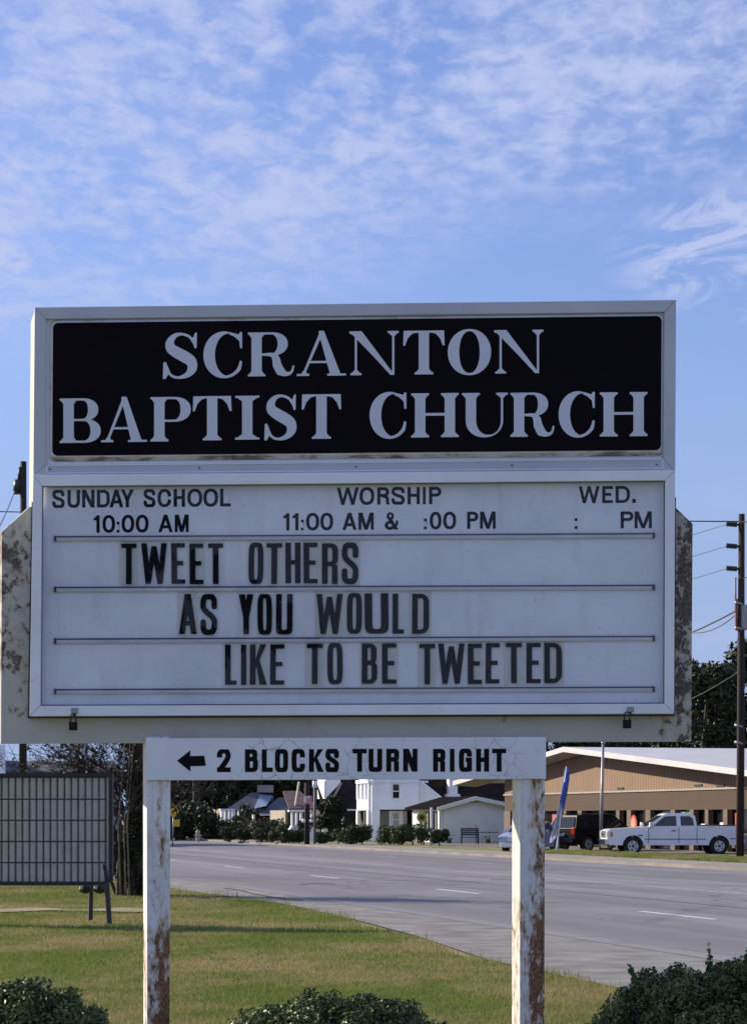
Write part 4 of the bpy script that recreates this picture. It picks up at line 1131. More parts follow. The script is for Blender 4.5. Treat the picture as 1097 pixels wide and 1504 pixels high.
# ---- House B: low white garage with a shallow gable, end wall facing the camera, in shade
yB = 140.0
oB, mB = frame(651, yB)
hB = thing('white_garage', oB, 'low white garage with a shallow dark gable roof beside the two-storey white house', 'garage')
def HB(v): return hgt(v, yB)
wB = 4.3
MB(mB).poly_prism([(0, 0, 0), (wB, 0, 0), (wB, 0, HB(1184)), (wB * .46, 0, HB(1173.5)), (0, 0, HB(1187))], (0, 7, 0)).build('wall', M['white_siding'], hB)
for k in range(0): wbx(mB, .01, wB-.01, -.012, -.001, .45 + k*.42, .455 + k*.42, 'siding_joint', M['soffit'], hB)
r = MB(mB)
for (xa, za), (xb, zb) in (((-.45, HB(1188.5)), (wB*.46, HB(1172.2))), ((wB*.46, HB(1172.2)), (wB+.3, HB(1184)))):
    r.hexa([(xa, -.35, za), (xb, -.35, zb), (xb, 7.3, zb), (xa, 7.3, za)], [(xa, -.35, za+.12), (xb, -.35, zb+.12), (xb, 7.3, zb+.12), (xa, 7.3, za+.12)])
r.build('roof', simple('near_black_shingles', (.010, .008, .009), .95, .3, 2, spec=.02), hB)
r = MB(mB)
for (xa, za), (xb, zb) in (((-.5, HB(1188.5)), (wB*.46, HB(1172.2))), ((wB*.46, HB(1172.2)), (wB+.32, HB(1184)))):
    r.hexa([(xa, -.42, za-.1), (xb, -.42, zb-.14), (xb, -.42, zb+.12), (xa, -.42, za+.12)], [(xa, -.36, za-.14), (xb, -.36, zb-.14), (xb, -.36, zb+.12), (xa, -.36, za+.12)])
r.build('barge_board', M['white_trim'], hB)
window_side(mB, .6, 5.2, .8, HB(1191), hB, 4)
wbx(mB, -.28, -.03, .0, .3, 0, HB(1189), 'corner_post', M['white_trim'], hB)
wbx(mB, 1.55, 2.35, -.05, -.01, HB(1178.5), HB(1177), 'gable_vent', M['soffit'], hB)

# ---- House C: brown-roofed house with white dormer and porch, left of the white house
yC = 158.0
oC, mC = frame(480, yC)
hC = thing('brown_roofed_house', oC, 'house with dark brown roof, white dormer and shaded porch left of the two-storey white house', 'house')
def HC(v): return hgt(v, yC)
def cx(px): return (px - 480) * yC / F / .966
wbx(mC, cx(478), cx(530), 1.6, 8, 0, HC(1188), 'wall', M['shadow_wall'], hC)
q = [(cx(470), -.6, HC(1190)), (cx(531), -.6, HC(1190)), (cx(531), 3.2, HC(1140)), (cx(478), 3.2, HC(1140))]
MB(mC).hexa(q, [(x, y, z+.12) for x, y, z in q]).build('roof', M['roof_brown'], hC)
wbx(mC, cx(495), cx(531), -.7, -.55, HC(1190.6), HC(1188.4), 'porch_beam', M['white_siding'], hC)
for px in (521.5, 500): wbx(mC, cx(px), cx(px+2.6), -.5, -.35, 0, HC(1190.5), 'porch_post', M['white_trim'], hC)
wbx(mC, cx(472), cx(497), -.35, -.2, HC(1226), HC(1214), 'porch_rail', M['white_siding'], hC)
d_ = MB(mC).poly_prism([(cx(477), -.2, HC(1173)), (cx(499), -.2, HC(1150)), (cx(499), -.2, HC(1140)), (cx(477), -.2, HC(1140))], (0, 2.4, 0)).build('dormer', M['white_siding'], hC)
wbx(mC, cx(474.5), cx(479), -.32, -.18, HC(1172), HC(1147), 'dormer_trim', M['white_trim'], hC)
MB(mC).hexa([(cx(486), -.4, HC(1172)), (cx(489), -.4, HC(1172)), (cx(501), -.4, HC(1150)), (cx(498), -.4, HC(1150))], [(cx(486), -.2, HC(1172)), (cx(489), -.2, HC(1172)), (cx(501), -.2, HC(1150)), (cx(498), -.2, HC(1150))]).build('barge_board', M['soffit'], hC)

# ---- House D: small porch building with white columns and rust-pink roof
yD = 150.0
oD, mD = frame(426, yD)
hD = thing('porch_cottage', oD, 'small cottage with white columned porch, balustrade and faded rusty roof behind dark pole', 'house')
def HD(v): return hgt(v, yD)
def dx(px): return (px - 426) * yD / F / .966
wbx(mD, dx(425), dx(470), 1.2, 6, 0, HD(1190), 'wall', M['beige'], hD)
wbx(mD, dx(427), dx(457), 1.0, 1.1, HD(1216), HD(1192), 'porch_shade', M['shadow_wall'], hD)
wbx(mD, dx(423), dx(456), -.3, .1, HD(1192.5), HD(1189.5), 'porch_beam', M['white_trim'], hD)
q = [(dx(423), -.3, HD(1189.4)), (dx(470), -.3, HD(1189.4)), (dx(455), 3, HD(1163)), (dx(430), 3, HD(1163))]
MB(mD).hexa(q, [(x, y, z+.1) for x, y, z in q]).build('roof', simple('rusty_roof', (.12, .07, .07), .8, .3, 2), hD)
for px in (427.5, 434, 440.5, 456, 461.5): wbx(mD, dx(px), dx(px+3), -.15, .05, HD(1222), HD(1192.6), 'porch_column', M['white_trim'], hD)
for i in range(11): wbx(mD, dx(427 + i*3.1), dx(428.6 + i*3.1), -.12, .0, HD(1221), HD(1214), 'baluster', M['white_trim'], hD)
wbx(mD, dx(426), dx(463), -.14, .02, HD(1214.2), HD(1212.6), 'hand_rail', M['white_trim'], hD)
wbx(mD, dx(426), dx(463), -.16, 1.2, 0, HD(1221.5), 'porch_base', M['white_siding'], hD)
MB(mD).poly_prism([(dx(417), -.5, HD(1224)), (dx(427), -.5, HD(1213)), (dx(427), -.5, HD(1224))], (0, .4, 0)).build('steps', M['white_siding'], hD)
MB(mD).hexa([(dx(434), .2, HD(1186)), (dx(436.5), .2, HD(1186)), (dx(442.5), .2, HD(1148)), (dx(440), .2, HD(1148))], [(dx(434), .5, HD(1186)), (dx(436.5), .5, HD(1186)), (dx(442.5), .5, HD(1148)), (dx(440), .5, HD(1148))]).build('leaning_board', M['beige'], hD)

# ---- House E: low house with hipped blue-grey metal roof
yE = 165.0
oE, mE = frame(372, yE)
hE = thing('metal_roofed_house', oE, 'low old house with hipped blue-grey metal roof and white porch columns among dark trees', 'house')
def HE(v): return hgt(v, yE)
def ex(px): return (px - 372) * yE / F / .966
wbx(mE, ex(338), ex(432), 2.2, 7, 0, HE(1188), 'wall', M['beige'], hE)
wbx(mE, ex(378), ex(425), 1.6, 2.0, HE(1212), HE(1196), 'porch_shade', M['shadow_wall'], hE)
q = [(ex(333), 0, HE(1189)), (ex(372), 0, HE(1191)), (ex(414), 1.5, HE(1170)), (ex(398), 4, HE(1161)), (ex(372), 4, HE(1170))]
MB(mE).add([(ex(333), 0, HE(1189)), (ex(375), -.2, HE(1192)), (ex(417), 3.5, HE(1170)), (ex(400), 4, HE(1161.5)), (ex(384), 4, HE(1164)),
            (ex(333), 0, HE(1190.5)), (ex(375), -.2, HE(1193.5)), (ex(417), 3.5, HE(1171.5))],
           [(0, 1, 2, 3, 4), (5, 6, 1, 0), (6, 7, 2, 1)]).build('main_roof', M['roof_blue'], hE)
MB(mE).hexa([(ex(372), -.3, HE(1188)), (ex(390), -.3, HE(1184)), (ex(414), 3.2, HE(1168.5)), (ex(396), 3.4, HE(1166))], [(ex(372), -.3, HE(1187.4)), (ex(390), -.3, HE(1183.4)), (ex(414), 3.2, HE(1167.9)), (ex(396), 3.4, HE(1165.4))]).build('sheen_band', M['roof_sheen'], hE)  # lighter band laid on the main roof as its sheen
MB(mE).hexa([(ex(376), -1, HE(1197)), (ex(440), -1, HE(1197)), (ex(440), 2.5, HE(1172)), (ex(420), 2.5, HE(1172))], [(ex(376), -1, HE(1195.5)), (ex(440), -1, HE(1195.5)), (ex(440), 2.5, HE(1170.5)), (ex(420), 2.5, HE(1170.5))]).build('porch_roof', M['roof_blue'], hE)
MB(mE).hexa([(ex(399), -1.05, HE(1198)), (ex(428), -1.05, HE(1198)), (ex(436), .6, HE(1189)), (ex(412), .6, HE(1190))], [(ex(399), -1.05, HE(1197.2)), (ex(428), -1.05, HE(1197.2)), (ex(436), .6, HE(1188.2)), (ex(412), .6, HE(1189.2))]).build('sheen_band', M['roof_sheen'], hE)  # the same painted sheen on the porch roof
wbx(mE, ex(378), ex(399), -1.1, -1.0, HE(1198), HE(1195.5), 'fascia', M['white_trim'], hE)
for px, w_ in ((325.5, 2.6), (331, 2), (336.5, 4), (342, 3.2), (350, 3), (371, 3)):
    wbx(mE, ex(px), ex(px + w_), -.2, .1, HE(1218), HE(1190), 'porch_column', M['white_siding'], hE)
wbx(mE, ex(324), ex(345), -.25, .15, HE(1190.5), HE(1188), 'porch_beam', M['white_siding'], hE)
wbx(mE, ex(396), ex(416), 3.4, 4.4, HE(1163), HE(1152), 'chimney', M['beige'], hE)

# ---- far building at the left edge
yF = 125.0
oF, mF = frame(2, yF)
hF = thing('grey_roofed_building', oF, 'white walled building with grey roof seen between the left sign end and slatted board', 'building')
wbx(mF, -6, .25, 0, 8, 0, hgt(1094, yF), 'wall', M['white_siding'], hF)
wbx(mF, .3, 7.0, 2, 10, 0, hgt(1130, yF), 'low_wall', M['beige'], hF)
q = [(.2, 1.5, hgt(1136, yF)), (7.2, 1.5, hgt(1136, yF)), (7.2, 6, hgt(1117, yF)), (.2, 6, hgt(1117, yF))]
MB(mF).hexa(q, [(x, y, z+.15) for x, y, z in q]).build('roof', simple('grey_shingles', (.07, .08, .10), .8, .3, 1), hF)
# ------------------------------------------------------------------ VEHICLES
def car_paint(name, c, rough=0.28, coat=0.4, dirt=0.2):
    n = NT(name)
    d = n.ramp(n.noise(2.0, 5, 0.6), 0.35, 0.75, 0, dirt)
    n.b.inputs['Coat Weight'].default_value = coat; n.b.inputs['Coat Roughness'].default_value = 0.08
    return n.done(n.mix(d, c, tuple(0.55 * v + 0.03 for v in c)), rough)
M['car_glass'] = simple('car_glass', (0.010, 0.012, 0.018), 0.06, 0.2, 1, spec=0.7)
M['tyre'] = simple('tyre_rubber', (0.016, 0.016, 0.017), 0.85, 0.2, 8)
M['rim'] = simple('alloy_rim', (0.45, 0.45, 0.47), 0.3, 0.15, 8, metal=0.7)
M['lamp_clear'] = simple('headlight_glass', (0.55, 0.56, 0.58), 0.1, 0.1, 8)
M['lamp_red'] = simple('tail_light', (0.45, 0.02, 0.015), 0.2, 0.1, 8)
M['lamp_amber'] = simple('turn_light', (0.5, 0.2, 0.03), 0.2, 0.1, 8)
M['bumper'] = simple('dark_bumper', (0.06, 0.06, 0.065), 0.5, 0.2, 6)
M['chrome'] = simple('chrome', (0.6, 0.6, 0.6), 0.15, 0.1, 6, metal=1.0)
def vehicle(name, label, cat, loc, heading, L, paint, wheels, R_w, base, hood, cab, wbot, wtop, zb, zt, half, windows, extras=None, wid_arch=0.08, group=None, zs=1.0):
    """loc: ground point under the middle; heading: angle of the nose. base: bottom outline z, hood: list of (x,z) of the upper outline from nose to tail"""
    t = thing(name, loc, label, cat, group)
    m = Matrix.Translation(loc) @ Matrix.Rotation(heading, 4, 'Z') @ Matrix.Diagonal((1, 1, zs, 1))
    # lower body: outline with wheel arches
    pts = list(hood)                               # nose -> tail along the top
    low = []
    ra = R_w + wid_arch
    x_tail, x_nose = pts[-1][0], pts[0][0]
    low.append((x_tail, base + .12)); low.append((x_tail + .08, base))
    for wx in sorted(wheels):
        zc = R_w
        dxx = math.sqrt(max(ra*ra - (base - zc)**2, 0.01))
        a0 = math.atan2(base - zc, -dxx); a1 = math.atan2(base - zc, dxx)
        if a0 < 0: a0 += 2*math.pi
        for k in range(9):
            a = a0 + (a1 - a0) * k / 8
            low.append((wx + ra*math.cos(a), zc + ra*math.sin(a)))
    low.append((x_nose - .08, base)); low.append((x_nose, base + .14))
    outline = pts + low
    body = MB(m).poly_prism([(x, half, z) for x, z in outline], (0, -2*half, 0)).build('body', paint, t, .05, seg=2)
    # dark wheel housings and floor
    MB(m).box(x_tail+.15, x_nose-.15, -half+.12, half-.12, base+.04, base+.25).build('underbody', M['dark_metal'], t)
    # cab
    def hw(z): return wbot + (wtop - wbot) * (z - zb) / (zt - zb)
    tri = tessellate_polygon([[Vector((x, 0, z)) for x, z in cab]])
    n = len(cab); vs = [(x, hw(z), z) for x, z in cab] + [(x, -hw(z), z) for x, z in cab]
    fs = [tuple(q) for q in tri] + [tuple(n+i for i in reversed(q)) for q in tri] + [(i, (i+1) % n, n+(i+1) % n, n+i) for i in range(n)]
    cb = MB(m).add(vs, fs).build('cab', paint, t, .04, seg=2)
    for wn in windows:
        if wn[0] == 'side':
            for s in (1, -1):
                q = [(x, s*(hw(z)+.012), z) for x, z in wn[1]]
                MB(m).poly_prism(q, (0, -s*.02, 0)).build('side_window', M['car_glass'], t)
        else:                                      # cross pane between two (x,z) points
            (xa, za), (xb, zb_) = wn[1]; off = wn[2]
            q = [(xa+off, hw(za)*.9, za), (xa+off, -hw(za)*.9, za), (xb+off, -hw(zb_)*.88, zb_), (xb+off, hw(zb_)*.88, zb_)]
            MB(m).hexa(q, [(x-off*.6, y, z) for x, y, z in q]).build(wn[0], M['car_glass'], t)
    for wx in wheels:
        for s in (1, -1):
            y0, y1 = s*(half-.02), s*(half-.24)
            w = MB(m).tube([(wx, y0, R_w), (wx, y1, R_w)], R_w, 24).build('wheel', M['tyre'], t, .025)
            MB(m).tube([(wx, y0+s*.012, R_w), (wx, y1, R_w)], R_w*.6, 20).build('rim', M['rim'], w)
            MB(m).tube([(wx, y0+s*.022, R_w), (wx, y0, R_w)], R_w*.16, 12).build('hub', M['dark_metal'], w)
            for k in range(5):
                a = k*2*math.pi/5
                c = Vector((wx+math.cos(a)*R_w*.40, y0+s*.014, R_w+math.sin(a)*R_w*.40))
                MB(m).tube([c, c+Vector((0, s*.003, 0))], R_w*.10, 8).build('rim_hole', M['dark_metal'], w)
    if extras: extras(t, m)
    return t
# ---- white extended-cab pickup, nose to the left
pick = ground(985, 1255.5); pick.y = 95.0; pick.x = (985 - PX) / F * 95.0
white_paint = car_paint('white_truck_paint', (0.80, 0.83, 0.88))
def truck_bits(t, m):
    h = .98
    MB(m).box(2.80, 2.94, -h+.02, h-.02, .42, .66).build('front_bumper', M['chrome'], t, .03)
    MB(m).box(2.66, 2.86, -h+.06, h-.06, .28, .42).build('air_dam', M['bumper'], t, .02)
    gr = MB(m).box(2.84, 2.89, -.52, .52, .72, .98).build('grille', M['bumper'], t, .01)
    MB(m).box(2.88, 2.91, -.5, .5, .83, .87).build('grille_bar', M['chrome'], gr)
    for s in (1, -1):
        MB(m).box(2.72, 2.89, min(s*.56, s*.94), max(s*.56, s*.94), .74, .96).build('headlight', M['lamp_clear'], t, .02)
        MB(m).box(2.64, 2.74, min(s*.965, s*.99), max(s*.965, s*.99), .76, .94).build('turn_light', M['lamp_amber'], t)
        mi = MB(m).box(1.02, 1.12, min(s*.98, s*1.22), max(s*.98, s*1.22), 1.14, 1.34).build('mirror', white_paint, t, .03)
        MB(m).box(1.0, 1.02, min(s*1.0, s*1.20), max(s*1.0, s*1.20), 1.16, 1.32).build('mirror_glass', M['car_glass'], mi)
        MB(m).box(-.02, .16, min(s*.975, s*1.0), max(s*.975, s*1.0), .98, 1.02).build('door_handle', M['bumper'], t)
        for x in (1.12, -.16, -.92): MB(m).box(x, x+.02, min(s*.97, s*.984), max(s*.97, s*.984), .5, 1.12).build('door_gap', M['dark_metal'], t)
        MB(m).box(-2.86, -.90, min(s*.90, s*.985), max(s*.90, s*.985), 1.20, 1.235).build('bed_rail_cap', M['bumper'], t, .01)
        MB(m).box(-2.86, -2.72, min(s*.80, s*.965), max(s*.80, s*.965), .82, 1.14).build('tail_light', M['lamp_red'], t)
        MB(m).box(-2.8, -2.3, min(s*.97, s*.982), max(s*.97, s*.982), .66, .69).build('side_moulding', M['bumper'], t)
        MB(m).box(-1.28, 1.28, min(s*.97, s*.984), max(s*.97, s*.984), .64, .67).build('side_moulding', M['bumper'], t)
        MB(m).box(-1.32, -1.14, min(s*.97, s*.978), max(s*.97, s*.978), .88, 1.04).build('fuel_flap', white_paint, t, .005)
        MB(m).box(1.38, 1.56, min(s*.975, s*.985), max(s*.975, s*.985), .78, .83).build('badge', M['bumper'], t)
    MB(m).box(-2.72, -1.05, -.78, .78, 1.195, 1.208).build('bed_opening', M['dark_metal'], t)
    MB(m).box(-2.96, -2.84, -.9, .9, .46, .64).build('rear_bumper', M['chrome'], t, .02)
truck = vehicle('pickup_truck', 'white extended cab pickup truck parked on the verge facing left before the brown shop', 'pickup truck',
    pick, R(180 + 3), 5.8, white_paint, [1.78, -1.86], 0.37, 0.42,
    [(2.86, .62), (2.86, .98), (2.70, 1.06), (1.3, 1.15), (1.2, 1.17), (-.90, 1.19), (-2.86, 1.19), (-2.86, .62)],
    [(1.25, 1.13), (.42, 1.66), (.25, 1.71), (-.72, 1.71), (-.86, 1.60), (-.92, 1.13)], .94, .74, 1.13, 1.71, .97,
    [('side', [(.93, 1.19), (.42, 1.58), (-.06, 1.60), (-.06, 1.19)]), ('side', [(-.24, 1.20), (-.24, 1.59), (-.62, 1.59), (-.76, 1.50), (-.80, 1.20)]),
     ('windshield', ((1.18, 1.17), (.46, 1.62)), .03), ('rear_window', ((-.92, 1.22), (-.87, 1.56)), -.02)], truck_bits, zs=1.03)
# ---- black SUV with its tail to the left
suvp = ground(862, 1250); suvp.y = 104.0; suvp.x = (876 - PX) / F * 104.0
bp = car_paint('black_suv_paint', (0.004, 0.004, 0.005), 0.35, coat=0.0, dirt=0.0)
bp.node_tree.nodes['Principled BSDF'].inputs['Specular IOR Level'].default_value = 0.15
def suv_bits(t, m):
    for s in (1, -1):
        MB(m).box(-2.3, -2.18, min(s*.72, s*.94), max(s*.72, s*.94), .82, 1.12).build('tail_light', M['lamp_red'], t, .02)
        MB(m).box(2.12, 2.24, min(s*.55, s*.88), max(s*.55, s*.88), .70, .86).build('headlight', M['lamp_clear'], t, .02)
        MB(m).box(.85, .95, min(s*.94, s*1.12), max(s*.94, s*1.12), 1.02, 1.18).build('mirror', bp, t, .02)
        MB(m).box(-1.6, .3, min(s*.60, s*.64), max(s*.60, s*.64), 1.72, 1.76).build('roof_rail', M['bumper'], t)
    MB(m).box(-2.38, -2.2, -.85, .85, .42, .66).build('rear_bumper', M['bumper'], t, .03)
    MB(m).box(2.18, 2.34, -.85, .85, .38, .62).build('front_bumper', M['bumper'], t, .03)
    MB(m).box(-2.30, -2.28, -.26, .26, .72, .86).build('number_plate', M['white_print'], t)
suv = vehicle('black_suv', 'black sport utility vehicle with red tail light parked left of white pickup', 'suv',
    suvp, R(38), 4.7, bp, [1.45, -1.4], .36, .36,
    [(2.28, .56), (2.28, .86), (2.1, .96), (1.15, 1.04), (-2.28, 1.06), (-2.30, .6)],
    [(1.2, 1.02), (.5, 1.62), (.2, 1.70), (-1.9, 1.68), (-2.2, 1.05)], .92, .70, 1.02, 1.70, .94,
    [('side', [(.95, 1.08), (.42, 1.58), (-.35, 1.60), (-.35, 1.08)]), ('side', [(-.45, 1.08), (-.45, 1.60), (-1.2, 1.60), (-1.2, 1.08)]), ('side', [(-1.3, 1.08), (-1.3, 1.59), (-1.8, 1.57), (-2.0, 1.08)]),
     ('windshield', ((1.14, 1.07), (.52, 1.60)), .03), ('rear_window', ((-2.19, 1.10), (-1.95, 1.60)), -.03)], suv_bits)
# ---- light blue sedan half hidden by the right post
sedp = Vector(((778 - PX) / F * 101.0, 101.0, 0))
sp = car_paint('light_blue_paint', (0.34, 0.40, 0.55), 0.25)
def sed_bits(t, m):
    for s in (1, -1):
        MB(m).box(2.08, 2.24, min(s*.5, s*.84), max(s*.5, s*.84), .60, .76).build('headlight', M['lamp_clear'], t, .03)
        MB(m).box(-2.3, -2.18, min(s*.5, s*.84), max(s*.5, s*.84), .66, .84).build('tail_light', M['lamp_red'], t, .02)
        MB(m).box(.65, .75, min(s*.88, s*1.04), max(s*.88, s*1.04), .92, 1.04).build('mirror', sp, t, .02)
    MB(m).box(2.2, 2.30, -.45, .45, .50, .70).build('grille', M['chrome'], t, .02)
    MB(m).box(2.18, 2.32, -.8, .8, .26, .46).build('front_bumper', M['white_print'], t, .03)
sedan = vehicle('blue_sedan', 'light blue sedan behind right rusty sign post with pale front bumper showing left', 'car',
    sedp, R(180 + 72), 4.6, sp, [1.4, -1.35], .32, .26,
    [(2.24, .46), (2.24, .70), (2.0, .80), (1.0, .92), (-1.5, .96), (-2.25, .94), (-2.28, .5)],
    [(1.1, .90), (.35, 1.36), (.1, 1.42), (-.9, 1.40), (-1.6, .94)], .86, .62, .90, 1.42, .88,
    [('side', [(.82, .97), (.30, 1.33), (-.2, 1.36), (-.2, .97)]), ('side', [(-.28, .97), (-.28, 1.35), (-.85, 1.34), (-1.2, .97)]),
     ('windshield', ((1.02, .95), (.4, 1.34)), .03), ('rear_window', ((-1.52, .98), (-.98, 1.36)), -.02)], sed_bits)
# ---- second pale car just behind the utility pole at the right edge
grey = car_paint('silver_paint', (0.36, 0.38, 0.42), 0.28)
silp = Vector(((1158 - PX) / F * 96.0, 96.0, 0))
def sil_bits(t, m):
    for s in (1, -1):
        MB(m).box(2.08, 2.24, min(s*.5, s*.84), max(s*.5, s*.84), .60, .76).build('headlight', M['lamp_clear'], t, .03)
    MB(m).box(2.18, 2.32, -.8, .8, .26, .46).build('front_bumper', M['bumper'], t, .03)
vehicle('silver_car', 'silver car at right edge of photo just past the dark utility pole', 'car',
    silp, R(180), 4.6, grey, [1.4, -1.35], .33, .26,
    [(2.24, .46), (2.24, .70), (2.0, .82), (1.0, .95), (-1.5, .99), (-2.25, .96), (-2.28, .5)],
    [(1.1, .92), (.35, 1.38), (.1, 1.44), (-.9, 1.42), (-1.6, .96)], .86, .62, .92, 1.44, .88,
    [('side', [(.82, .99), (.30, 1.35), (-.85, 1.36), (-1.2, .99)]), ('windshield', ((1.02, .97), (.4, 1.36)), .03)], sil_bits)

# ------------------------------------------------------------------ POLES, WIRES, STREET THINGS
def tubeo(name, pts, r, mat, parent, n=8, smooth=True): return MB().tube(pts, r, n).build(name, mat, parent, smooth=smooth)
yP = 84.0
def P(px, py, y=yP): return at(px, py, y)
b0 = P(1086, 1200); b0.z = 0
up = thing('utility_pole', b0, 'tall dark utility pole with side insulators standing at the right edge beside the pickup', 'utility pole')
tubeo('pole', [b0 + Vector((0, 0, -.1)), P(1087, 1100), P(1088.5, 755)], [.155, .145, .115], M['pole_wood'], up, 12)
for py in (771, 803, 836):
    ins = MB(); a = P(1086, py); b = P(1067, py - 1.5)
    ins.tube([a, b], .045, 8)
    for k in range(5):
        c = a.lerp(b, .25 + k * .17); ins.tube([c, c + (b - a).normalized() * .06], .10, 10)
    ins.build('insulator', M['dark_metal'], up)
for py in (888, 925, 1068, 1093): tubeo('steel_band', [P(1084, py), P(1085, py - 3)], .18, M['grey_metal'], up, 12)
MB().box(P(1079,900).x, P(1082,900).x, yP-.12, yP+.1, P(1080,926).z, P(1080,880).z).build('conduit_box', simple('rusty_box', (.16, .05, .04), .6, .3, 4), up)
MB().tube([P(1098, 925), P(1098, 889)], .30, 14).build('transformer', M['grey_metal'], up, .03)
MB().box(P(1091,905).x, P(1098,905).x, yP-.05, yP+.05, P(1090,903).z, P(1090,898).z).build('transformer_bracket', M['dark_metal'], up)
tubeo('conduit', [P(1079.5, 900), P(1079.5, 848)], .035, simple('grey_conduit', (.2, .17, .2), .6, .1, 3), up)
def wire(name, label, pts, r=.012, sag=0, group='overhead wires'):
    a, b = Vector(pts[0]), Vector(pts[1]); L_ = []
    for i in range(13):
        t = i / 12; q = a.lerp(b, t); q.z -= sag * 4 * t * (1 - t); L_.append(q)
    o = MB().tube(L_, r, 5).build(name, M['dark_metal'], None)
    return tag(o, label, 'wire', group)
wire('overhead_wire', 'topmost level overhead wire running left from the utility pole top', [P(1087, 766), P(-260, 745, 100)], .024, .1)
wire('overhead_wire', 'overhead wire leaving the utility pole top to the right', [P(1087, 766), P(1500, 772, 60)], .024, .2)
for k, py in enumerate((770, 802, 835)):
    wire('overhead_wire', ('thin wire falling left from the uppermost pole insulator', 'thin wire falling left from the middle pole insulator', 'thin wire falling left from the lowest pole insulator')[k], [P(1067, py), P(700, py + 95, 130)], .013, .2)
wire('cable_bundle', 'thick cable bundle meeting the utility pole near its grey boxes', [P(1081, 897), P(840, 968, 110)], .035, .5)
wire('cable_bundle', 'second cable just below the thick bundle at the utility pole', [P(1081, 902), P(1000, 925, 90)], .02, .35)
wire('service_wire', 'slack service wire crossing before the dark trees to the pole', [P(1086, 985), P(900, 1050, 100)], .018, .5)
# short wires to the right of the pole
wire('service_wire', 'short wire rising right from the utility pole above the transformer', [P(1088, 850), P(1140, 825, 80)], .015, .1)
# left utility pole behind the sign
yQ = 62.0
q0 = at(34, 1200, yQ); q0.z = 0
lp_ = thing('utility_pole', q0, 'utility pole with a grey transformer showing behind the left edge of the church sign', 'utility pole')
tubeo('pole', [q0, at(35, 678, yQ)], [.12, .085], M['pole_wood'], lp_, 10)
tubeo('transformer', [at(26, 722, yQ), at(27.5, 705, yQ)], .12, M['dark_metal'], lp_, 12)
tubeo('cutout', [at(29, 705, yQ), at(30.5, 686, yQ)], .055, M['dark_metal'], lp_, 8)
MB().box(at(22,716,yQ).x, at(34,716,yQ).x, yQ-.04, yQ+.04, at(30,726,yQ).z, at(30,722,yQ).z).build('bracket', M['dark_metal'], lp_)
wire('overhead_wire', 'wire dropping left from the transformer behind the sign left edge', [at(23, 720, yQ), at(-60, 850, 40)], .014, .3)

# thin grey light pole before the hall
p0 = at(881.5, 1200, 101); p0.z = 0
fp = thing('flag_pole', p0, 'thin grey pole standing between the black SUV and the pickup nose', 'pole')
tubeo('shaft', [p0, at(885.3, 1092, 101)], [.085, .06], M['grey_metal'], fp, 8)
MB().ball(at(885.4, 1091, 101), .09, 8, 6).build('cap', M['grey_metal'], fp)

# feather banner, leaning, blue with yellow print near its foot
def banner_mat():
    n = NT('blue_banner_cloth')
    z = n.xyz()[2]
    k = n.math('MULTIPLY', n.ramp(n.noise(3.2, 3, 0.5), 0.48, 0.56), n.ramp(z, 2.3, 1.5))
    w = n.math('MULTIPLY', n.ramp(n.noise(2.2, 3, 0.5, stretch=(1, 1, .5)), 0.48, 0.58), 0.8)
    c = n.mix(w, (0.05, 0.08, 0.32), (0.42, 0.47, 0.68))
    return n.done(n.mix(k, c, (0.45, 0.38, 0.12)), 0.7)
yN = 92.0
n0 = at(816, 1200, yN); n0.z = 0
bn = thing('feather_banner', n0, 'tall leaning blue feather banner with yellow patches near its foot', 'banner')
tubeo('staff', [at(816.5, 1249, yN), at(819, 1232, yN), at(825, 1180, yN), at(831.6, 1126, yN)], [.035, .03, .025, .02], M['white_trim'], bn, 8)
L_ = [(831.5, 1125, 833), (829, 1129, 836), (826.5, 1145, 835.5), (823, 1165, 832.5), (819.5, 1185, 829), (815.5, 1203, 825.5), (812, 1218, 821.5), (808.5, 1230, 817), (807, 1238, 812)]
vs = []; fs = []
for i, (xl, y, xr) in enumerate(L_):
    for j in range(5):
        u = j / 4; pnt = at(xl + (xr - xl) * u, y, yN)
        pnt.y += .10 * math.sin(i * 1.1 + u * 3)
        vs.append(pnt)
for i in range(len(L_) - 1):
    for j in range(4): fs.append((i*5+j, i*5+j+1, (i+1)*5+j+1, (i+1)*5+j))
o = MB().add(vs, fs).build('cloth', banner_mat(), bn, smooth=True)
sm = o.modifiers.new('solid', 'SOLIDIFY'); sm.thickness = .01
tubeo('ground_stake', [at(817.5, 1250, yN), at(819, 1234, yN)], .03, M['white_trim'], bn)

# yellow diamond warning sign at the far side, partly behind the left post
yS = 120.0
s0 = at(254, 1200, yS); s0.z = 0
ys = thing('warning_sign', s0, 'yellow diamond arrow warning sign beside the left sign post across the road', 'road sign')
yellow = simple('sign_yellow', (.62, .36, .03), .5, .1, 3)
c = at(255, 1191, yS); h = 10.5 * yS / F
MB().poly_prism([c + Vector((-h, 0, 0)), c + Vector((0, 0, -h)), c + Vector((h, 0, 0)), c + Vector((0, 0, h))], (0, .03, 0)).build('diamond_plate', yellow, ys, .005)
MB().poly_prism([c + Vector((x*h, -.004, z*h)) for x, z in ((-.35, -.45), (-.15, -.45), (-.15, .0), (.2, .18), (.14, .36), (.6, .22), (.42, -.22), (.33, -.03), (-.0, -.2), (-.0, -.45))], (0, .003, 0)).build('arrow', M['vinyl_black'], ys)
MB().box(c.x + .02, c.x + .34, yS, yS + .02, hgt(1214, yS), hgt(1203.5, yS)).build('speed_plate', yellow, ys)
tubeo('post', [s0, c - Vector((0, -.05, 0))], .03, M['grey_metal'], ys)
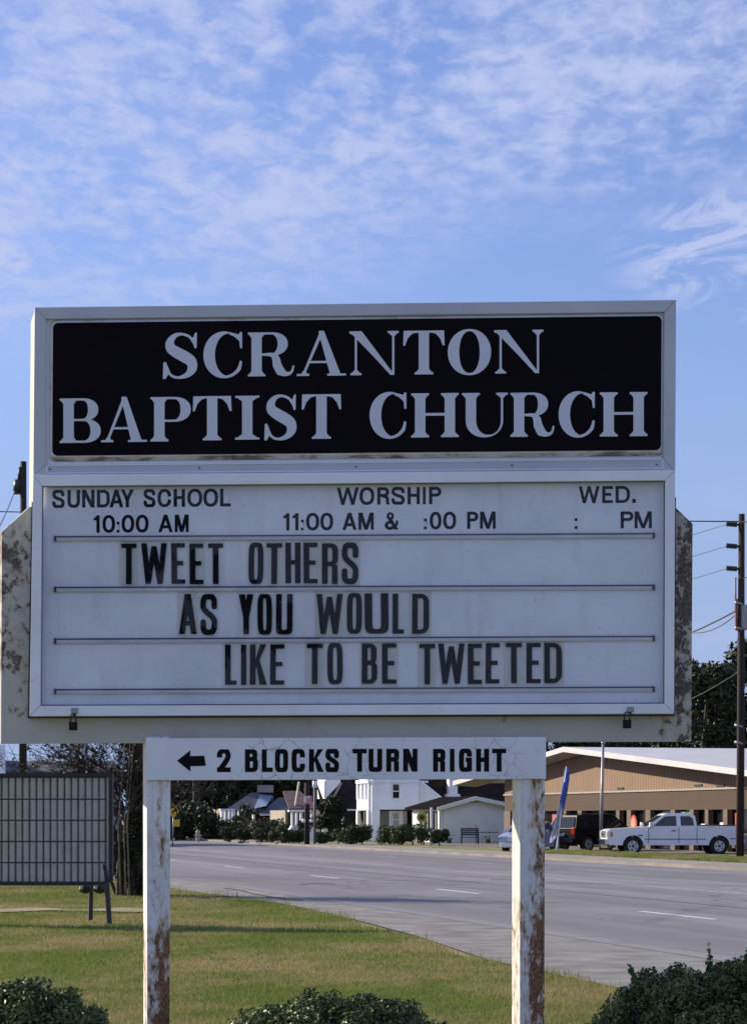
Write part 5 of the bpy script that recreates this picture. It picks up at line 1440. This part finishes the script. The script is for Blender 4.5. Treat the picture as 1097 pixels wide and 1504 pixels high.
# marker post leaning and a small white hydrant
k0 = ground(270, 1231.5); k1 = at(262, 1221, k0.y)
o = MB().tube([Vector((k0.x, k0.y, 0)), k1], .05, 6).build('marker_post', M['white_trim']); tag(o, 'short white marker post leaning left at the far roadside', 'post')
y_ = 136; hy0 = at(291, 1200, y_); hy0.z = .1
hyd = thing('fire_hydrant', hy0, 'small pale fire hydrant standing on the far verge before the dark trees', 'hydrant')
MB().tube([hy0, hy0 + Vector((0, 0, .55))], .13, 10).build('barrel', M['beige'], hyd)
MB().ball(hy0 + Vector((0, 0, .58)), (.15, .15, .14), 10, 6).build('bonnet', M['beige'], hyd)
MB().tube([hy0 + Vector((-.22, 0, .38)), hy0 + Vector((.22, 0, .38))], .06, 8).build('outlet', M['beige'], hyd)
# dark pole with pink sign and round lamps
yR = 122.0
r0 = at(451, 1200, yR); r0.z = 0
rs = thing('sign_pole', r0, 'thick dark pole carrying a small faded pink sign across the road', 'pole')
tubeo('pole', [r0, at(451, 1150, yR)], .145, M['pole_wood'], rs, 10)
pp = at(451, 1175, yR); a_ = 7.6 * yR / F
sg = MB().box(pp.x - a_, pp.x + a_, yR - .20, yR - .16, hgt(1181, yR), hgt(1168.5, yR)).build('sign_plate', simple('faded_pink', (.45, .22, .26), .6, .1, 4), rs)
MB().box(pp.x - .17, pp.x - .05, yR - .206, yR - .201, hgt(1179, yR), hgt(1170, yR)).build('sign_mark', M['white_print'], sg)
MB().box(pp.x + .02, pp.x + .17, yR - .206, yR - .201, hgt(1172, yR), hgt(1170, yR)).build('sign_mark', M['white_print'], sg)
for px in (446, 457):
    MB().ball(at(px, 1205.5, yR - .2), .11, 10, 6).build('white_globe', M['white_trim'], rs)
r1 = at(462.5, 1200, 126); r1.z = 0
p2_ = thing('lamp_post', r1, 'slim grey lamp post standing just right of the thick dark sign pole', 'lamp post')
tubeo('shaft', [r1, at(462.5, 1152, 126)], .075, simple('grey_post', (.10, .10, .11), .6, .2, 3), p2_, 8)
tubeo('lamp_head', [at(462.5, 1157, 126), at(462.5, 1147, 126)], .13, M['white_trim'], p2_, 8)
# leaning plank
l0 = ground(396, 1237); y_ = l0.y
o = MB().tube([at(397, 1236, y_), at(416, 1201, y_)], .075, 6).build('leaning_plank', simple('weathered_plank', (.20, .19, .13), .8, .3, 4)); tag(o, 'weathered plank leaning right above the clipped shrubs before the cottage', 'plank')
# sunflower ornament
yU = 123.0
u0 = at(618.5, 1200, yU); u0.z = 0
sf = thing('sunflower_ornament', u0, 'yellow sunflower yard ornament with green leaves before the white house', 'garden ornament')
uc = at(619.5, 1200.5, yU)
tubeo('stem', [u0, uc + Vector((0, .03, -.1))], .03, M['shrub_leaf'], sf, 6)
petal = simple('petal_yellow', (.88, .78, .12), .6, .15, 5)
for k in range(12):
    a = k * math.pi / 6; d = Vector((math.cos(a), 0, math.sin(a))); e = Vector((-d.z, 0, d.x))
    MB().poly_prism([uc + d*.10 - e*.05, uc + d*.24 - e*.09, uc + d*.33, uc + d*.24 + e*.09, uc + d*.10 + e*.05], (0, .02, 0)).build('petal', petal, sf)
MB().tube([uc + Vector((0, -.03, 0)), uc + Vector((0, .02, 0))], .135, 14).build('flower_centre', simple('centre_brown', (.06, .05, .02), .8, .2, 5), sf)
lg = simple('leaf_green', (.16, .25, .06), .6, .2, 5)
for s_ in (1, -1):
    c = uc + Vector((0, .02, -.48))
    MB().poly_prism([c, c + Vector((s_*.16, 0, .14)), c + Vector((s_*.32, 0, .16)), c + Vector((s_*.24, 0, .0)), c + Vector((s_*.1, 0, -.06))], (0, .02, 0)).build('leaf', lg, sf)
# white post beside it
w0 = at(634, 1200, 121); w0.z = 0
o = MB().tube([w0 + Vector((0, 0, 0)), at(633.5, 1186, 121)], .07, 8).build('white_post', M['white_trim']); tag(o, 'slim white post standing right of the sunflower ornament', 'post')
# dark garden bench in front of the garage
yG = 129.0
g0 = at(690, 1200, yG); g0.z = 0
bn_ = thing('garden_bench', g0, 'dark garden bench standing in front of the white garage wall', 'bench')
bw = 13 * yG / F
dk = simple('dark_bench_wood', (.03, .03, .038), .7, .3, 5)
for k in range(4): MB().box(g0.x-bw, g0.x+bw, yG-.05+k*.11, yG+.04+k*.11, .42, .46).build('seat_slat', dk, bn_)
for k in range(4): MB().box(g0.x-bw, g0.x+bw, yG+.42, yG+.46, .55+k*.11, .63+k*.11).build('back_slat', dk, bn_)
for s_ in (-1, 1):
    x = g0.x + s_*bw
    MB().box(min(x, x-s_*.07), max(x, x-s_*.07), yG-.05, yG+.5, .62, .68).build('armrest', dk, bn_)
    for yy in (yG-.05, yG+.44): MB().box(min(x, x-s_*.07), max(x, x-s_*.07), yy, yy+.06, 0, .64 if yy < yG else .95).build('leg', dk, bn_)
# thin rail fence along the garage
fe0 = at(722, 1200, 131); fe0.z = 0
fe = thing('rail_fence', fe0, 'low thin rail fence in front of the garage right half', 'fence')
for px in (699, 718, 731): tubeo('fence_post', [Vector((at(px,1200,131).x, 131, 0)), at(px, 1221 if px > 700 else 1211, 131)], .025, M['dark_metal'], fe, 6)
tubeo('fence_rail', [at(699, 1222.5, 131), at(732, 1222.5, 131)], .022, M['dark_metal'], fe, 6)
# potted plants by the garage
for px, lab in ((659, 'dark potted plant at the left corner of the white garage'), (716, 'small dark potted plant right of the garden bench')):
    c = at(px, 1200, 132); c.z = 0
    t_ = thing('potted_plant', c, lab, 'plant', 'potted plants by the garage')
    MB().tube([c, c + Vector((0, 0, .3))], [.13, .18], 10).build('pot', M['bumper'], t_)
    V = []; Fq = []
    for k in range(60):
        d = Vector((random.gauss(0, .14), random.gauss(0, .14), .3 + abs(random.gauss(0, .2)))); r_ = .06
        V += [c + d + Vector((random.uniform(-r_, r_), random.uniform(-r_, r_), random.uniform(-r_, r_))) for _ in range(3)]; Fq.append((3*k, 3*k+1, 3*k+2))
    MB().add(V, Fq).build('foliage', M['shrub_leaf'], t_)

# ------------------------------------------------------------------ NEIGHBOUR SIGN (slatted back) at the left
yL = 33.6
bs0 = at(146, 1200, yL); bs0.z = 0
bs = thing('slatted_sign', bs0, 'dark framed roadside sign turned away, showing grey-green slats, left of the church sign', 'sign')
slat_m = simple('grey_green_slat', (0.37, 0.37, 0.335), 0.6, 0.14, 5)
fm = simple('dark_sign_frame', (0.010, 0.011, 0.013), 0.5, 0.3, 8)
def Lp(px, py, d=0.0): return at(px, py, yL) + Vector((0, d, 0))
xL = -150
def lbox(x0, x1, y0, y1, d0, d1, name, mat, parent=bs, bevel=0):
    a = at(x0, y0, yL); b = at(x1, y1, yL)
    return MB().box(a.x, b.x, yL + d0, yL + d1, b.z, a.z).build(name, mat, parent, bevel)
lbox(xL, 166, 1136, 1141, -.03, .10, 'frame_bar', fm); lbox(xL, 158, 1296, 1300.5, -.03, .10, 'frame_bar', fm)
lbox(160.5, 166, 1141.2, 1294, -.03, .10, 'frame_bar', fm)
lbox(xL, 163, 1140, 1297, .06, .09, 'backing', simple('dark_backing', (0.09, 0.095, 0.09), 0.7, 0.2, 5))
rows = [1141.5, 1174.0, 1205.0, 1236.2, 1267.2, 1296]
base_me = None
for r_i in range(5):
    k = 0; x = 146.8
    while x > xL:
        y0, y1 = rows[r_i] + .9, rows[r_i + 1] - 1.2
        jit = random.uniform(-.25, .25)
        a = at(x - .3 + jit, y0, yL); b = at(x + 8.2 + jit, y1, yL)
        # slat with a shallow rounded front
        pts = [(a.x, yL + .035), (a.x + (b.x-a.x)*.2, yL + .012), (a.x + (b.x-a.x)*.8, yL + .012), (b.x, yL + .035), (b.x, yL + .055), (a.x, yL + .055)]
        MB().poly_prism([(px_, py_, a.z) for px_, py_ in pts], (0, 0, b.z - a.z)).build('slat', slat_m, bs)
        x -= 10.22
lbox(157, 160.5, 1141.5, 1296, .01, .06, 'edge_strip', slat_m)
MB().hexa([Lp(151, 1270, .005), Lp(156.5, 1270, .005), Lp(161, 1300, .005), Lp(157, 1300, .005)], [Lp(151, 1270, .03), Lp(156.5, 1270, .03), Lp(161, 1300, .03), Lp(157, 1300, .03)]).build('bent_strip', fm, bs)
gz = at(160, 1357, yL).z
MB().tube([at(157, 1296, yL - .05), at(161, 1357.5, yL - .05)], .042, 8).build('leg', simple('grey_leg', (.035, .032, .035), .6, .3, 6), bs)
MB().tube([at(134.5, 1298, yL + 1.2), Vector((at(133.5, 1352, yL + 1.2).x, yL + 1.2, 0))], .035, 8).build('leg', fm, bs)
MB().tube([at(-120, 1298, yL), Vector((at(-124, 1298, yL).x, yL, 0))], .042, 8).build('leg', fm, bs)
for px in (126, 147): MB().ball(at(px, 1306, yL + .3), (.10, .08, .07), 10, 6).build('lamp_housing', fm, bs)
# ------------------------------------------------------------------ VEGETATION
def leaf_cloud(name, centres, radii, n, size, mat, parent, squash=1.0, shell=0.5, up=0.3):
    """n little rhombic leaves spread in ellipsoids; clumped, denser towards the outside of each"""
    centres = np.array([tuple(c) for c in centres], float); radii = np.array(radii, float)
    if radii.ndim == 1: radii = np.repeat(radii[:, None], 3, 1)
    vol = radii.prod(1) ** (2/3); pr = vol / vol.sum()
    idx = rng.choice(len(centres), n, p=pr)
    d = rng.normal(size=(n, 3)); d /= np.linalg.norm(d, axis=1)[:, None]
    r = shell + (1 - shell) * rng.random(n) ** 0.7
    c = centres[idx] + d * radii[idx] * r[:, None]
    nrm = d * 0.8 + rng.normal(size=(n, 3)) * 0.8 + np.array([0, 0, up]); nrm /= np.linalg.norm(nrm, axis=1)[:, None]
    a = np.cross(nrm, rng.normal(size=(n, 3))); a /= np.linalg.norm(a, axis=1)[:, None] + 1e-9
    b = np.cross(nrm, a)
    s = size * (0.6 + 0.8 * rng.random(n))[:, None]
    V = np.empty((n, 4, 3)); V[:, 0] = c - a * s; V[:, 1] = c + b * s * 0.45 * squash + nrm * s * .12; V[:, 2] = c + a * s; V[:, 3] = c - b * s * 0.45 * squash + nrm * s * .12
    Fq = np.arange(n * 4).reshape(n, 4)
    return np_mesh(name, V.reshape(-1, 3), Fq, mat, parent)

def tree(px, y, h, w, label, n=5200, leaf=0.26, trunk_h=0.28, mat='far_leaf', name='tree', group='trees beyond the houses', seed=0, low=0.12, lobes=26):
    rr = random.Random(seed)
    b = Vector(((px - PX) / F * y, y, 0))
    t = thing(name, b, label, 'tree', group)
    mb = MB()
    top = h * .8
    mb.tube([b + Vector((0, 0, -.1)), b + Vector((rr.uniform(-.2, .2), 0, h * .3)), b + Vector((rr.uniform(-.5, .5), rr.uniform(-.3, .3), top))], [w * .035 + .1, w * .03 + .06, .05], 8)
    cs = []; rs = []
    for k in range(lobes):
        u = rr.random(); z = h * (low + (1 - low - .10) * u)
        prof = math.sin(math.pi * min(1, max(.12, (u * .82 + .16)))) ** .7
        a = rr.uniform(0, 2 * math.pi); rad = w * .5 * prof * math.sqrt(rr.uniform(.1, 1)) * .8
        c = b + Vector((math.cos(a) * rad, math.sin(a) * rad * .8, z))
        r = w * rr.uniform(.10, .19); cs.append(c); rs.append((r * 1.15, r, r * rr.uniform(.7, .95)))
        if k % 3 == 0:
            mb.tube([b + Vector((0, 0, max(z - w * .25, h * .15))), c], [.09, .03], 5)
    mb.build('trunk', M['bark'], t)
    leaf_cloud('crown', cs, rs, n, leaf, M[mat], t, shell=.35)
    return t
tl = ['dark tree behind the yellow warning sign, nearest the left post', 'dark dense tree left of the metal-roofed house', 'dark tree rising directly behind the metal-roofed house', 'tree crown between the metal-roofed house and the cottage',
      'dark tree behind the cottage with the white porch', 'dark tree behind the brown-roofed house', 'tree behind the two-storey white house', 'tree behind the roof above the white garage', 'dark tree behind the white house chimney']
for i, (px, y, h, w) in enumerate([(252, 178, 11, 9), (292, 172, 10.5, 9.5), (335, 190, 12, 10), (380, 196, 12, 10), (432, 200, 12.5, 11), (487, 205, 12, 10), (560, 210, 12.5, 12), (635, 205, 12, 11), (700, 200, 12, 11)]):
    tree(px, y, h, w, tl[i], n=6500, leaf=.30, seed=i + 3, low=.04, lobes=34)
tr = ['dark evergreen tree seen between sign right end and utility pole', 'shorter dark tree just left of the utility pole with sky showing through', 'dark tree at the right edge beyond the utility pole', 'dark tree behind the white shop roof hidden by the sign post', 'dark tree behind the peak of the shop roof', 'dark tree behind the right slope of the shop roof', 'far dark tree filling the gap under the right sign end']
for i, (px, y, h, w, n) in enumerate([(1030, 150, 13.2, 7.5, 9000), (1066, 158, 12.0, 6.5, 6500), (1106, 160, 15.2, 7.5, 7500), (800, 175, 10.0, 10, 9000), (870, 178, 10.3, 11, 9000), (945, 180, 10.6, 11, 9000), (985, 165, 10.5, 9, 9000)]):
    tree(px, y, h, w, tr[i], n=n, leaf=.24, seed=i + 40, low=.05, group='trees behind the shop building', lobes=32)

# low dark trees and understorey in front of the left tree line (not countable)
cs = []; rs = []
for i in range(60):
    px = 205 + i * 4.2 + random.uniform(-4, 4); y = random.uniform(150, 165)
    zc = random.uniform(.5, 2.0) if px < 312 else random.uniform(.3, 1.0)
    cs.append(Vector(((px - PX) / F * y, y, zc))); r = random.uniform(.7, 1.1) if px < 312 else random.uniform(.5, .8); rs.append((r * 1.2, r, r))
u = leaf_cloud('undergrowth', cs, rs, 16000, .17, M['far_leaf'], None, shell=.3); tag(u, 'dark undergrowth below the tree line across the road at left', 'undergrowth', kind='stuff')

# shrubs along the far verge
sh = [(338, 138, 1.1, .85, 'dark low shrub below the metal-roofed house columns'), (358, 136, .9, .8, 'dark low shrub left of the large round bush'), (384, 132, 1.25, 1.25, 'large dark round bush before the metal-roofed house'),
      (409, 128, 1.0, .75, 'clipped green shrub at the foot of the leaning plank'), (425, 127, 1.0, .75, 'clipped green shrub before the cottage steps'), (439, 127, .9, .65, 'clipped green shrub left of the thick dark pole'),
      (476, 127, .7, .65, 'low dark shrub right of the slim lamp post'), (497, 125, 1.1, .55, 'small pale green shrub left of the white gallery columns'), (514, 124, 1.2, .8, 'leafy green shrub before the brown-roofed house porch'), (532, 124, 1.15, .7, 'rounded shrub at the foot of the white gallery columns'),
      (572, 123, 1.15, .75, 'green shrub right of the white corner wall'), (590, 122, 1.1, .7, 'green shrub before the lit window of the white house'), (606, 122, 1.35, .75, 'tall shrub left of the sunflower ornament'), (622, 121, 1.1, .65, 'shrub under the sunflower ornament'), (645, 121, .95, .6, 'dark shrub at left corner of the white garage')]
for i, (px, y, h, r, lab) in enumerate(sh):
    b = Vector(((px - PX) / F * y, y, 0.05)); t = thing('shrub', b, lab, 'shrub', 'shrubs along the far verge')
    MB().tube([b, b + Vector((0, 0, h * .5))], [.05, .02], 5).build('stem', M['bark'], t)
    rr = random.Random(i + 90); cs = []; rs = []
    for k in range(9):
        cs.append(b + Vector((rr.uniform(-.6, .6) * r, rr.uniform(-.4, .4) * r, h * rr.uniform(.30, .78)))); q = r * rr.uniform(.35, .5); rs.append((q * 1.1, q, q * .85 * h))
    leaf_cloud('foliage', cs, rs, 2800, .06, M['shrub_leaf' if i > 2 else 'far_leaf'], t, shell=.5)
# small round tree in front of the brown-roofed house
tree(484, 138, 2.85, 2.6, 'small round-headed tree before the brown-roofed house porch', n=3000, leaf=.12, seed=77, low=.35, name='small_tree', group='yard trees', lobes=16)
tree(360, 145, 2.6, 1.8, 'thin bare small tree before the metal-roofed house porch', n=500, leaf=.10, seed=78, low=.45, name='small_tree', group='yard trees', lobes=12)

# multi-stemmed tree behind the left post
def branchy():
    rr = random.Random(5)
    b = Vector(((187 - PX) / F * 46.0, 46.0, 0))
    t = thing('multi_stemmed_tree', b, 'dark multi-stemmed tree with tangled bare twigs between slatted sign and left post', 'tree')
    trunk = MB(); tw_ = MB(); tips = []
    def grow(mb, p, d, L, r, depth):
        q = p; seg = 3; pts = [p]; rad = [r]
        for k in range(seg):
            d = (d + Vector((rr.gauss(0, .13), rr.gauss(0, .13), rr.gauss(0, .06)))).normalized()
            q = q + d * L / seg; pts.append(q); rad.append(r * (1 - .35 * (k + 1) / seg))
        (trunk if depth < 2 else tw_).tube(pts, rad, 6 if depth < 2 else 4, cap=False)
        if depth >= 3: tips.extend(pts[1:])
        if depth < 5:
            for k in range(rr.choice((2, 3, 3))):
                ax = Vector((rr.gauss(0, 1), rr.gauss(0, .7), rr.gauss(0, .5)))
                nd = (d + ax * .55).normalized(); 
                if nd.z < -.2: nd.z *= .3
                grow(mb, pts[rr.choice((2, 3))], nd, L * rr.uniform(.62, .85), r * .6, depth + 1)
    for dx in (.16, .30): trunk.tube([b + Vector((dx * .7, .05, -.05)), b + Vector((dx, .05, 1.5)), b + Vector((dx * .95, .1, 3.4))], [.10, .08, .06], 8)
    for k in range(9):
        a = rr.uniform(0, 2 * math.pi)
        lean = Vector((rr.uniform(-.42, .20), rr.uniform(-.2, .2), 1)).normalized()
        grow(trunk, b + Vector((math.cos(a) * .22, math.sin(a) * .18, -.05)), lean, 1.45, rr.uniform(.035, .06), 0)
    # long branches arching to the left, over the slatted sign
    for k in range(9):
        h0 = b + Vector((rr.uniform(-.25, .1), rr.uniform(-.2, .2), rr.uniform(1.5, 2.4)))
        grow(tw_, h0, Vector((-1, rr.uniform(-.3, .3), rr.uniform(.25, .9))).normalized(), rr.uniform(.8, 1.1), .022, 2)
    trunk.build('trunk', M['bark'], t, smooth=True); o = tw_.build('twigs', simple('dark_twig', (.045, .032, .028), .9, .3, 6), t)
    # pale shoots beside the trunk
    for px, py0, py1 in ((178, 1215, 1140), (186, 1222, 1150), (191, 1210, 1135)):
        MB().tube([Vector(((px - PX) / F * 45.6, 45.6, 0)), at(px - 4, py0, 45.6), at(px + 2, py1, 45.6), at(px + 6, 1085, 45.6)], [.018, .016, .012, .008], 6).build('shoot', M['pale_bark'], t, smooth=True)
    tips = rr.sample(tips, min(420, len(tips)))
    leaf_cloud('foliage', tips, [.13] * len(tips), 4200, .035, M['twig_leaf'], t, shell=.1)
    cs = [b + Vector((rr.uniform(-.28, .32), rr.uniform(-.2, .3), rr.uniform(.15, 1.2))) for _ in range(26)]
    cs += [b + Vector((rr.uniform(.0, .36), rr.uniform(-.1, .3), rr.uniform(1.2, 3.3))) for _ in range(22)]
    leaf_cloud('low_foliage', cs, [rr.uniform(.14, .26) for _ in cs], 9000, .04, M['far_leaf'], t, shell=.2)
    return t
branchy()

# front bushes beside the sign posts: dense small glossy leaves with upright shoots
def bush(px, y, h, rx, label, n, seed, shoots=40, ry=None):
    rr = random.Random(seed)
    b = Vector(((px - PX) / F * y, y, 0))
    t = thing('holly_bush', b, label, 'bush', 'clipped bushes in front of the sign')
    mb = MB()
    for k in range(14):
        a = rr.uniform(0, 6.28); mb.tube([b + Vector((math.cos(a)*.05, math.sin(a)*.05, -.02)), b + Vector((math.cos(a) * rx * .35, math.sin(a) * rx * .3, h * .45)), b + Vector((math.cos(a) * rx * .7, math.sin(a) * rx * .6, h * .75))], [.014, .010, .005], 5)
    mb.build('stems', M['bark'], t)
    cs = []; rs = []
    # lumpy dome built of overlapping clumps
    for k in range(210):
        ph = rr.uniform(0, 2 * math.pi); u = rr.uniform(.0, 1) ** .8; th = math.acos(1 - u)
        R_ = rr.uniform(.80, .97)
        cs.append(b + Vector((math.cos(ph) * math.sin(th) * rx * R_, math.sin(ph) * math.sin(th) * (ry or rx) * R_, max(.12, h * .42 + math.cos(th) * h * .52 * R_))))
        q = rr.uniform(.05, .085); rs.append((q, q, q * .9))
    for k in range(40):
        ph = rr.uniform(0, 2 * math.pi)
        cs.append(b + Vector((math.cos(ph) * rx * rr.uniform(.1, .75), math.sin(ph) * rx * rr.uniform(.1, .75), h * rr.uniform(.25, .7)))); rs.append((.17, .17, .15))
    # shoots
    for k in range(shoots):
        c = Vector(rr.choice(cs[:210])); d = (c - (b + Vector((0, 0, h * .3)))).normalized(); d = (d + Vector((0, 0, .8))).normalized()
        L = rr.uniform(.05, .13)
        for q in range(5):
            cs.append(c + d * (.05 + L * q / 4)); w_ = .020 - .003 * q; rs.append((w_, w_, w_))
    leaf_cloud('foliage', cs, rs, n, .0105, M['hedge_leaf'], t, shell=.35, squash=1.15)
    # what the leaves hide: dark inner twigs
    mi = MB()
    for k in range(220):
        c = Vector(rr.choice(cs[:210])); mi.tube([b + Vector((rr.uniform(-.1, .1), rr.uniform(-.1, .1), h * .3)), b.lerp(c, .7) + Vector((0, 0, h * .1)), c], [.006, .004, .0015], 4, cap=False)
    mi.build('twigs', M['bark'], t)
    return t
bush(40, 10.35, .89, .44, 'dark clipped holly bush at the lower left corner', 130000, 1, 5)
bush(505, 10.3, .865, .56, 'dark clipped holly bush between the two sign posts', 165000, 2, 6)
bush(1062, 9.9, 1.055, .63, 'largest dark holly bush with upright shoots right of the right post', 230000, 3, 34)
# extra shoots standing up from the large bush
# ------------------------------------------------------------------ GRASS
def grass():
    n = 420000
    y0, y1 = 15.0, 60.0
    # density falls with distance: sample log-ish
    y = y0 * (y1 / y0) ** rng.random(n)
    x = (rng.random(n) * 1.16 - .58) * (1097 / F) * y
    X0 = x + .267 * y
    t = -.258 * x + .966 * y
    wob = np.vectorize(wobble)(t)
    keep = (x * .966 + y * .258) < (EDGE * .966 + wob + rng.normal(size=n) * .05)
    # thin patches and the sandy track
    track = np.abs(y - 38.6) < .32
    keep &= ~(track & (x < -3.8) & (rng.random(n) < .9))
    x, y = x[keep], y[keep]; n = len(x)
    patch = np.sin(x * 1.7 + np.sin(y * .8) * 2) * np.sin(y * .9 + np.sin(x * 1.1)) 
    h = (.013 + .014 * rng.random(n) + .006 * patch) * (1 + .006 * (y - 15))
    w = .003 + .00020 * y
    a = rng.random(n) * 2 * np.pi
    lean = rng.normal(size=(n, 2)) * .024
    V = np.zeros((n, 3, 3))
    V[:, 0, 0] = x - np.cos(a) * w; V[:, 0, 1] = y - np.sin(a) * w * .3
    V[:, 1, 0] = x + np.cos(a) * w; V[:, 1, 1] = y + np.sin(a) * w * .3
    V[:, 2, 0] = x + lean[:, 0]; V[:, 2, 1] = y + lean[:, 1]; V[:, 2, 2] = h
    V[:, :2, 2] = -.018
    edge = (EDGE * .966 + wob[keep] - (x * .966 + y * .258)); tall = (edge < .35) & (rng.random(n) < .03)
    V[tall, 2, 2] += .05 + .08 * rng.random(int(tall.sum()))
    weed = rng.random(n) < .004; V[weed, 2, 2] += .05
    o = np_mesh('lawn_grass', V.reshape(-1, 3), np.arange(n * 3).reshape(n, 3), M['blade'])
    tag(o, 'short patchy green and straw coloured lawn grass before the road', 'grass', kind='stuff')
grass()
def verge():
    n = 26000
    px = 790 + rng.random(n) * 420
    X0 = 31.7 + rng.random(n) * 3.3
    y = X0 / ((px - PX) / F + .267); x = (px - PX) / F * y
    h = .05 + .12 * rng.random(n) * (0.5 + .5 * np.sin(px * .09) ** 2); w = .03
    V = np.zeros((n, 3, 3)); a = rng.random(n) * 6.28
    V[:, 0, 0] = x - w; V[:, 1, 0] = x + w; V[:, :, 1] = y[:, None]; V[:, :2, 2] = .08
    V[:, 2, 0] = x + rng.normal(size=n) * .05; V[:, 2, 2] = .09 + h
    o = np_mesh('verge_grass', V.reshape(-1, 3), np.arange(n * 3).reshape(n, 3), M['blade'])
    tag(o, 'ragged grass along the far verge below the pickup truck', 'grass', kind='stuff')
verge()

# unseen forked tree added behind the viewer to darken reflections in the acrylic cover
def reflection_tree():
    rr = random.Random(21); b = Vector((-8.9, -25, 0))
    t = thing('reflection_tree', b, 'unseen forked tree added behind the viewer for its faint reflection in the letter board', 'tree')
    mb = MB()
    for dx, top, r in ((-1.0, 6.2, .15), (-.1, 6.6, .2), (1.1, 6.0, .14)):
        mb.tube([b + Vector((dx * .25, 0, -.1)), b + Vector((dx * .7, 0, 2.4)), b + Vector((dx * 1.1, 0, 4.2)), b + Vector((dx * 1.3, 0, top))], [r * 1.4, r, r * .8, .05], 8)
    mb.build('trunk', M['bark'], t)
    cs = []; rs = []
    for k in range(30):
        z = rr.uniform(4.6, 8.2); cs.append(b + Vector((rr.gauss(.2, 1.1), rr.gauss(0, .8), z))); rs.append(rr.uniform(.4, .75))
    for k in range(14):
        cs.append(b + Vector((rr.uniform(-2, 2.6), rr.uniform(-.4, .4), rr.uniform(1.0, 3.3)))); rs.append(rr.uniform(.4, .7))
    leaf_cloud('crown', cs, rs, 9000, .16, M['far_leaf'], t, shell=.2)
reflection_tree()
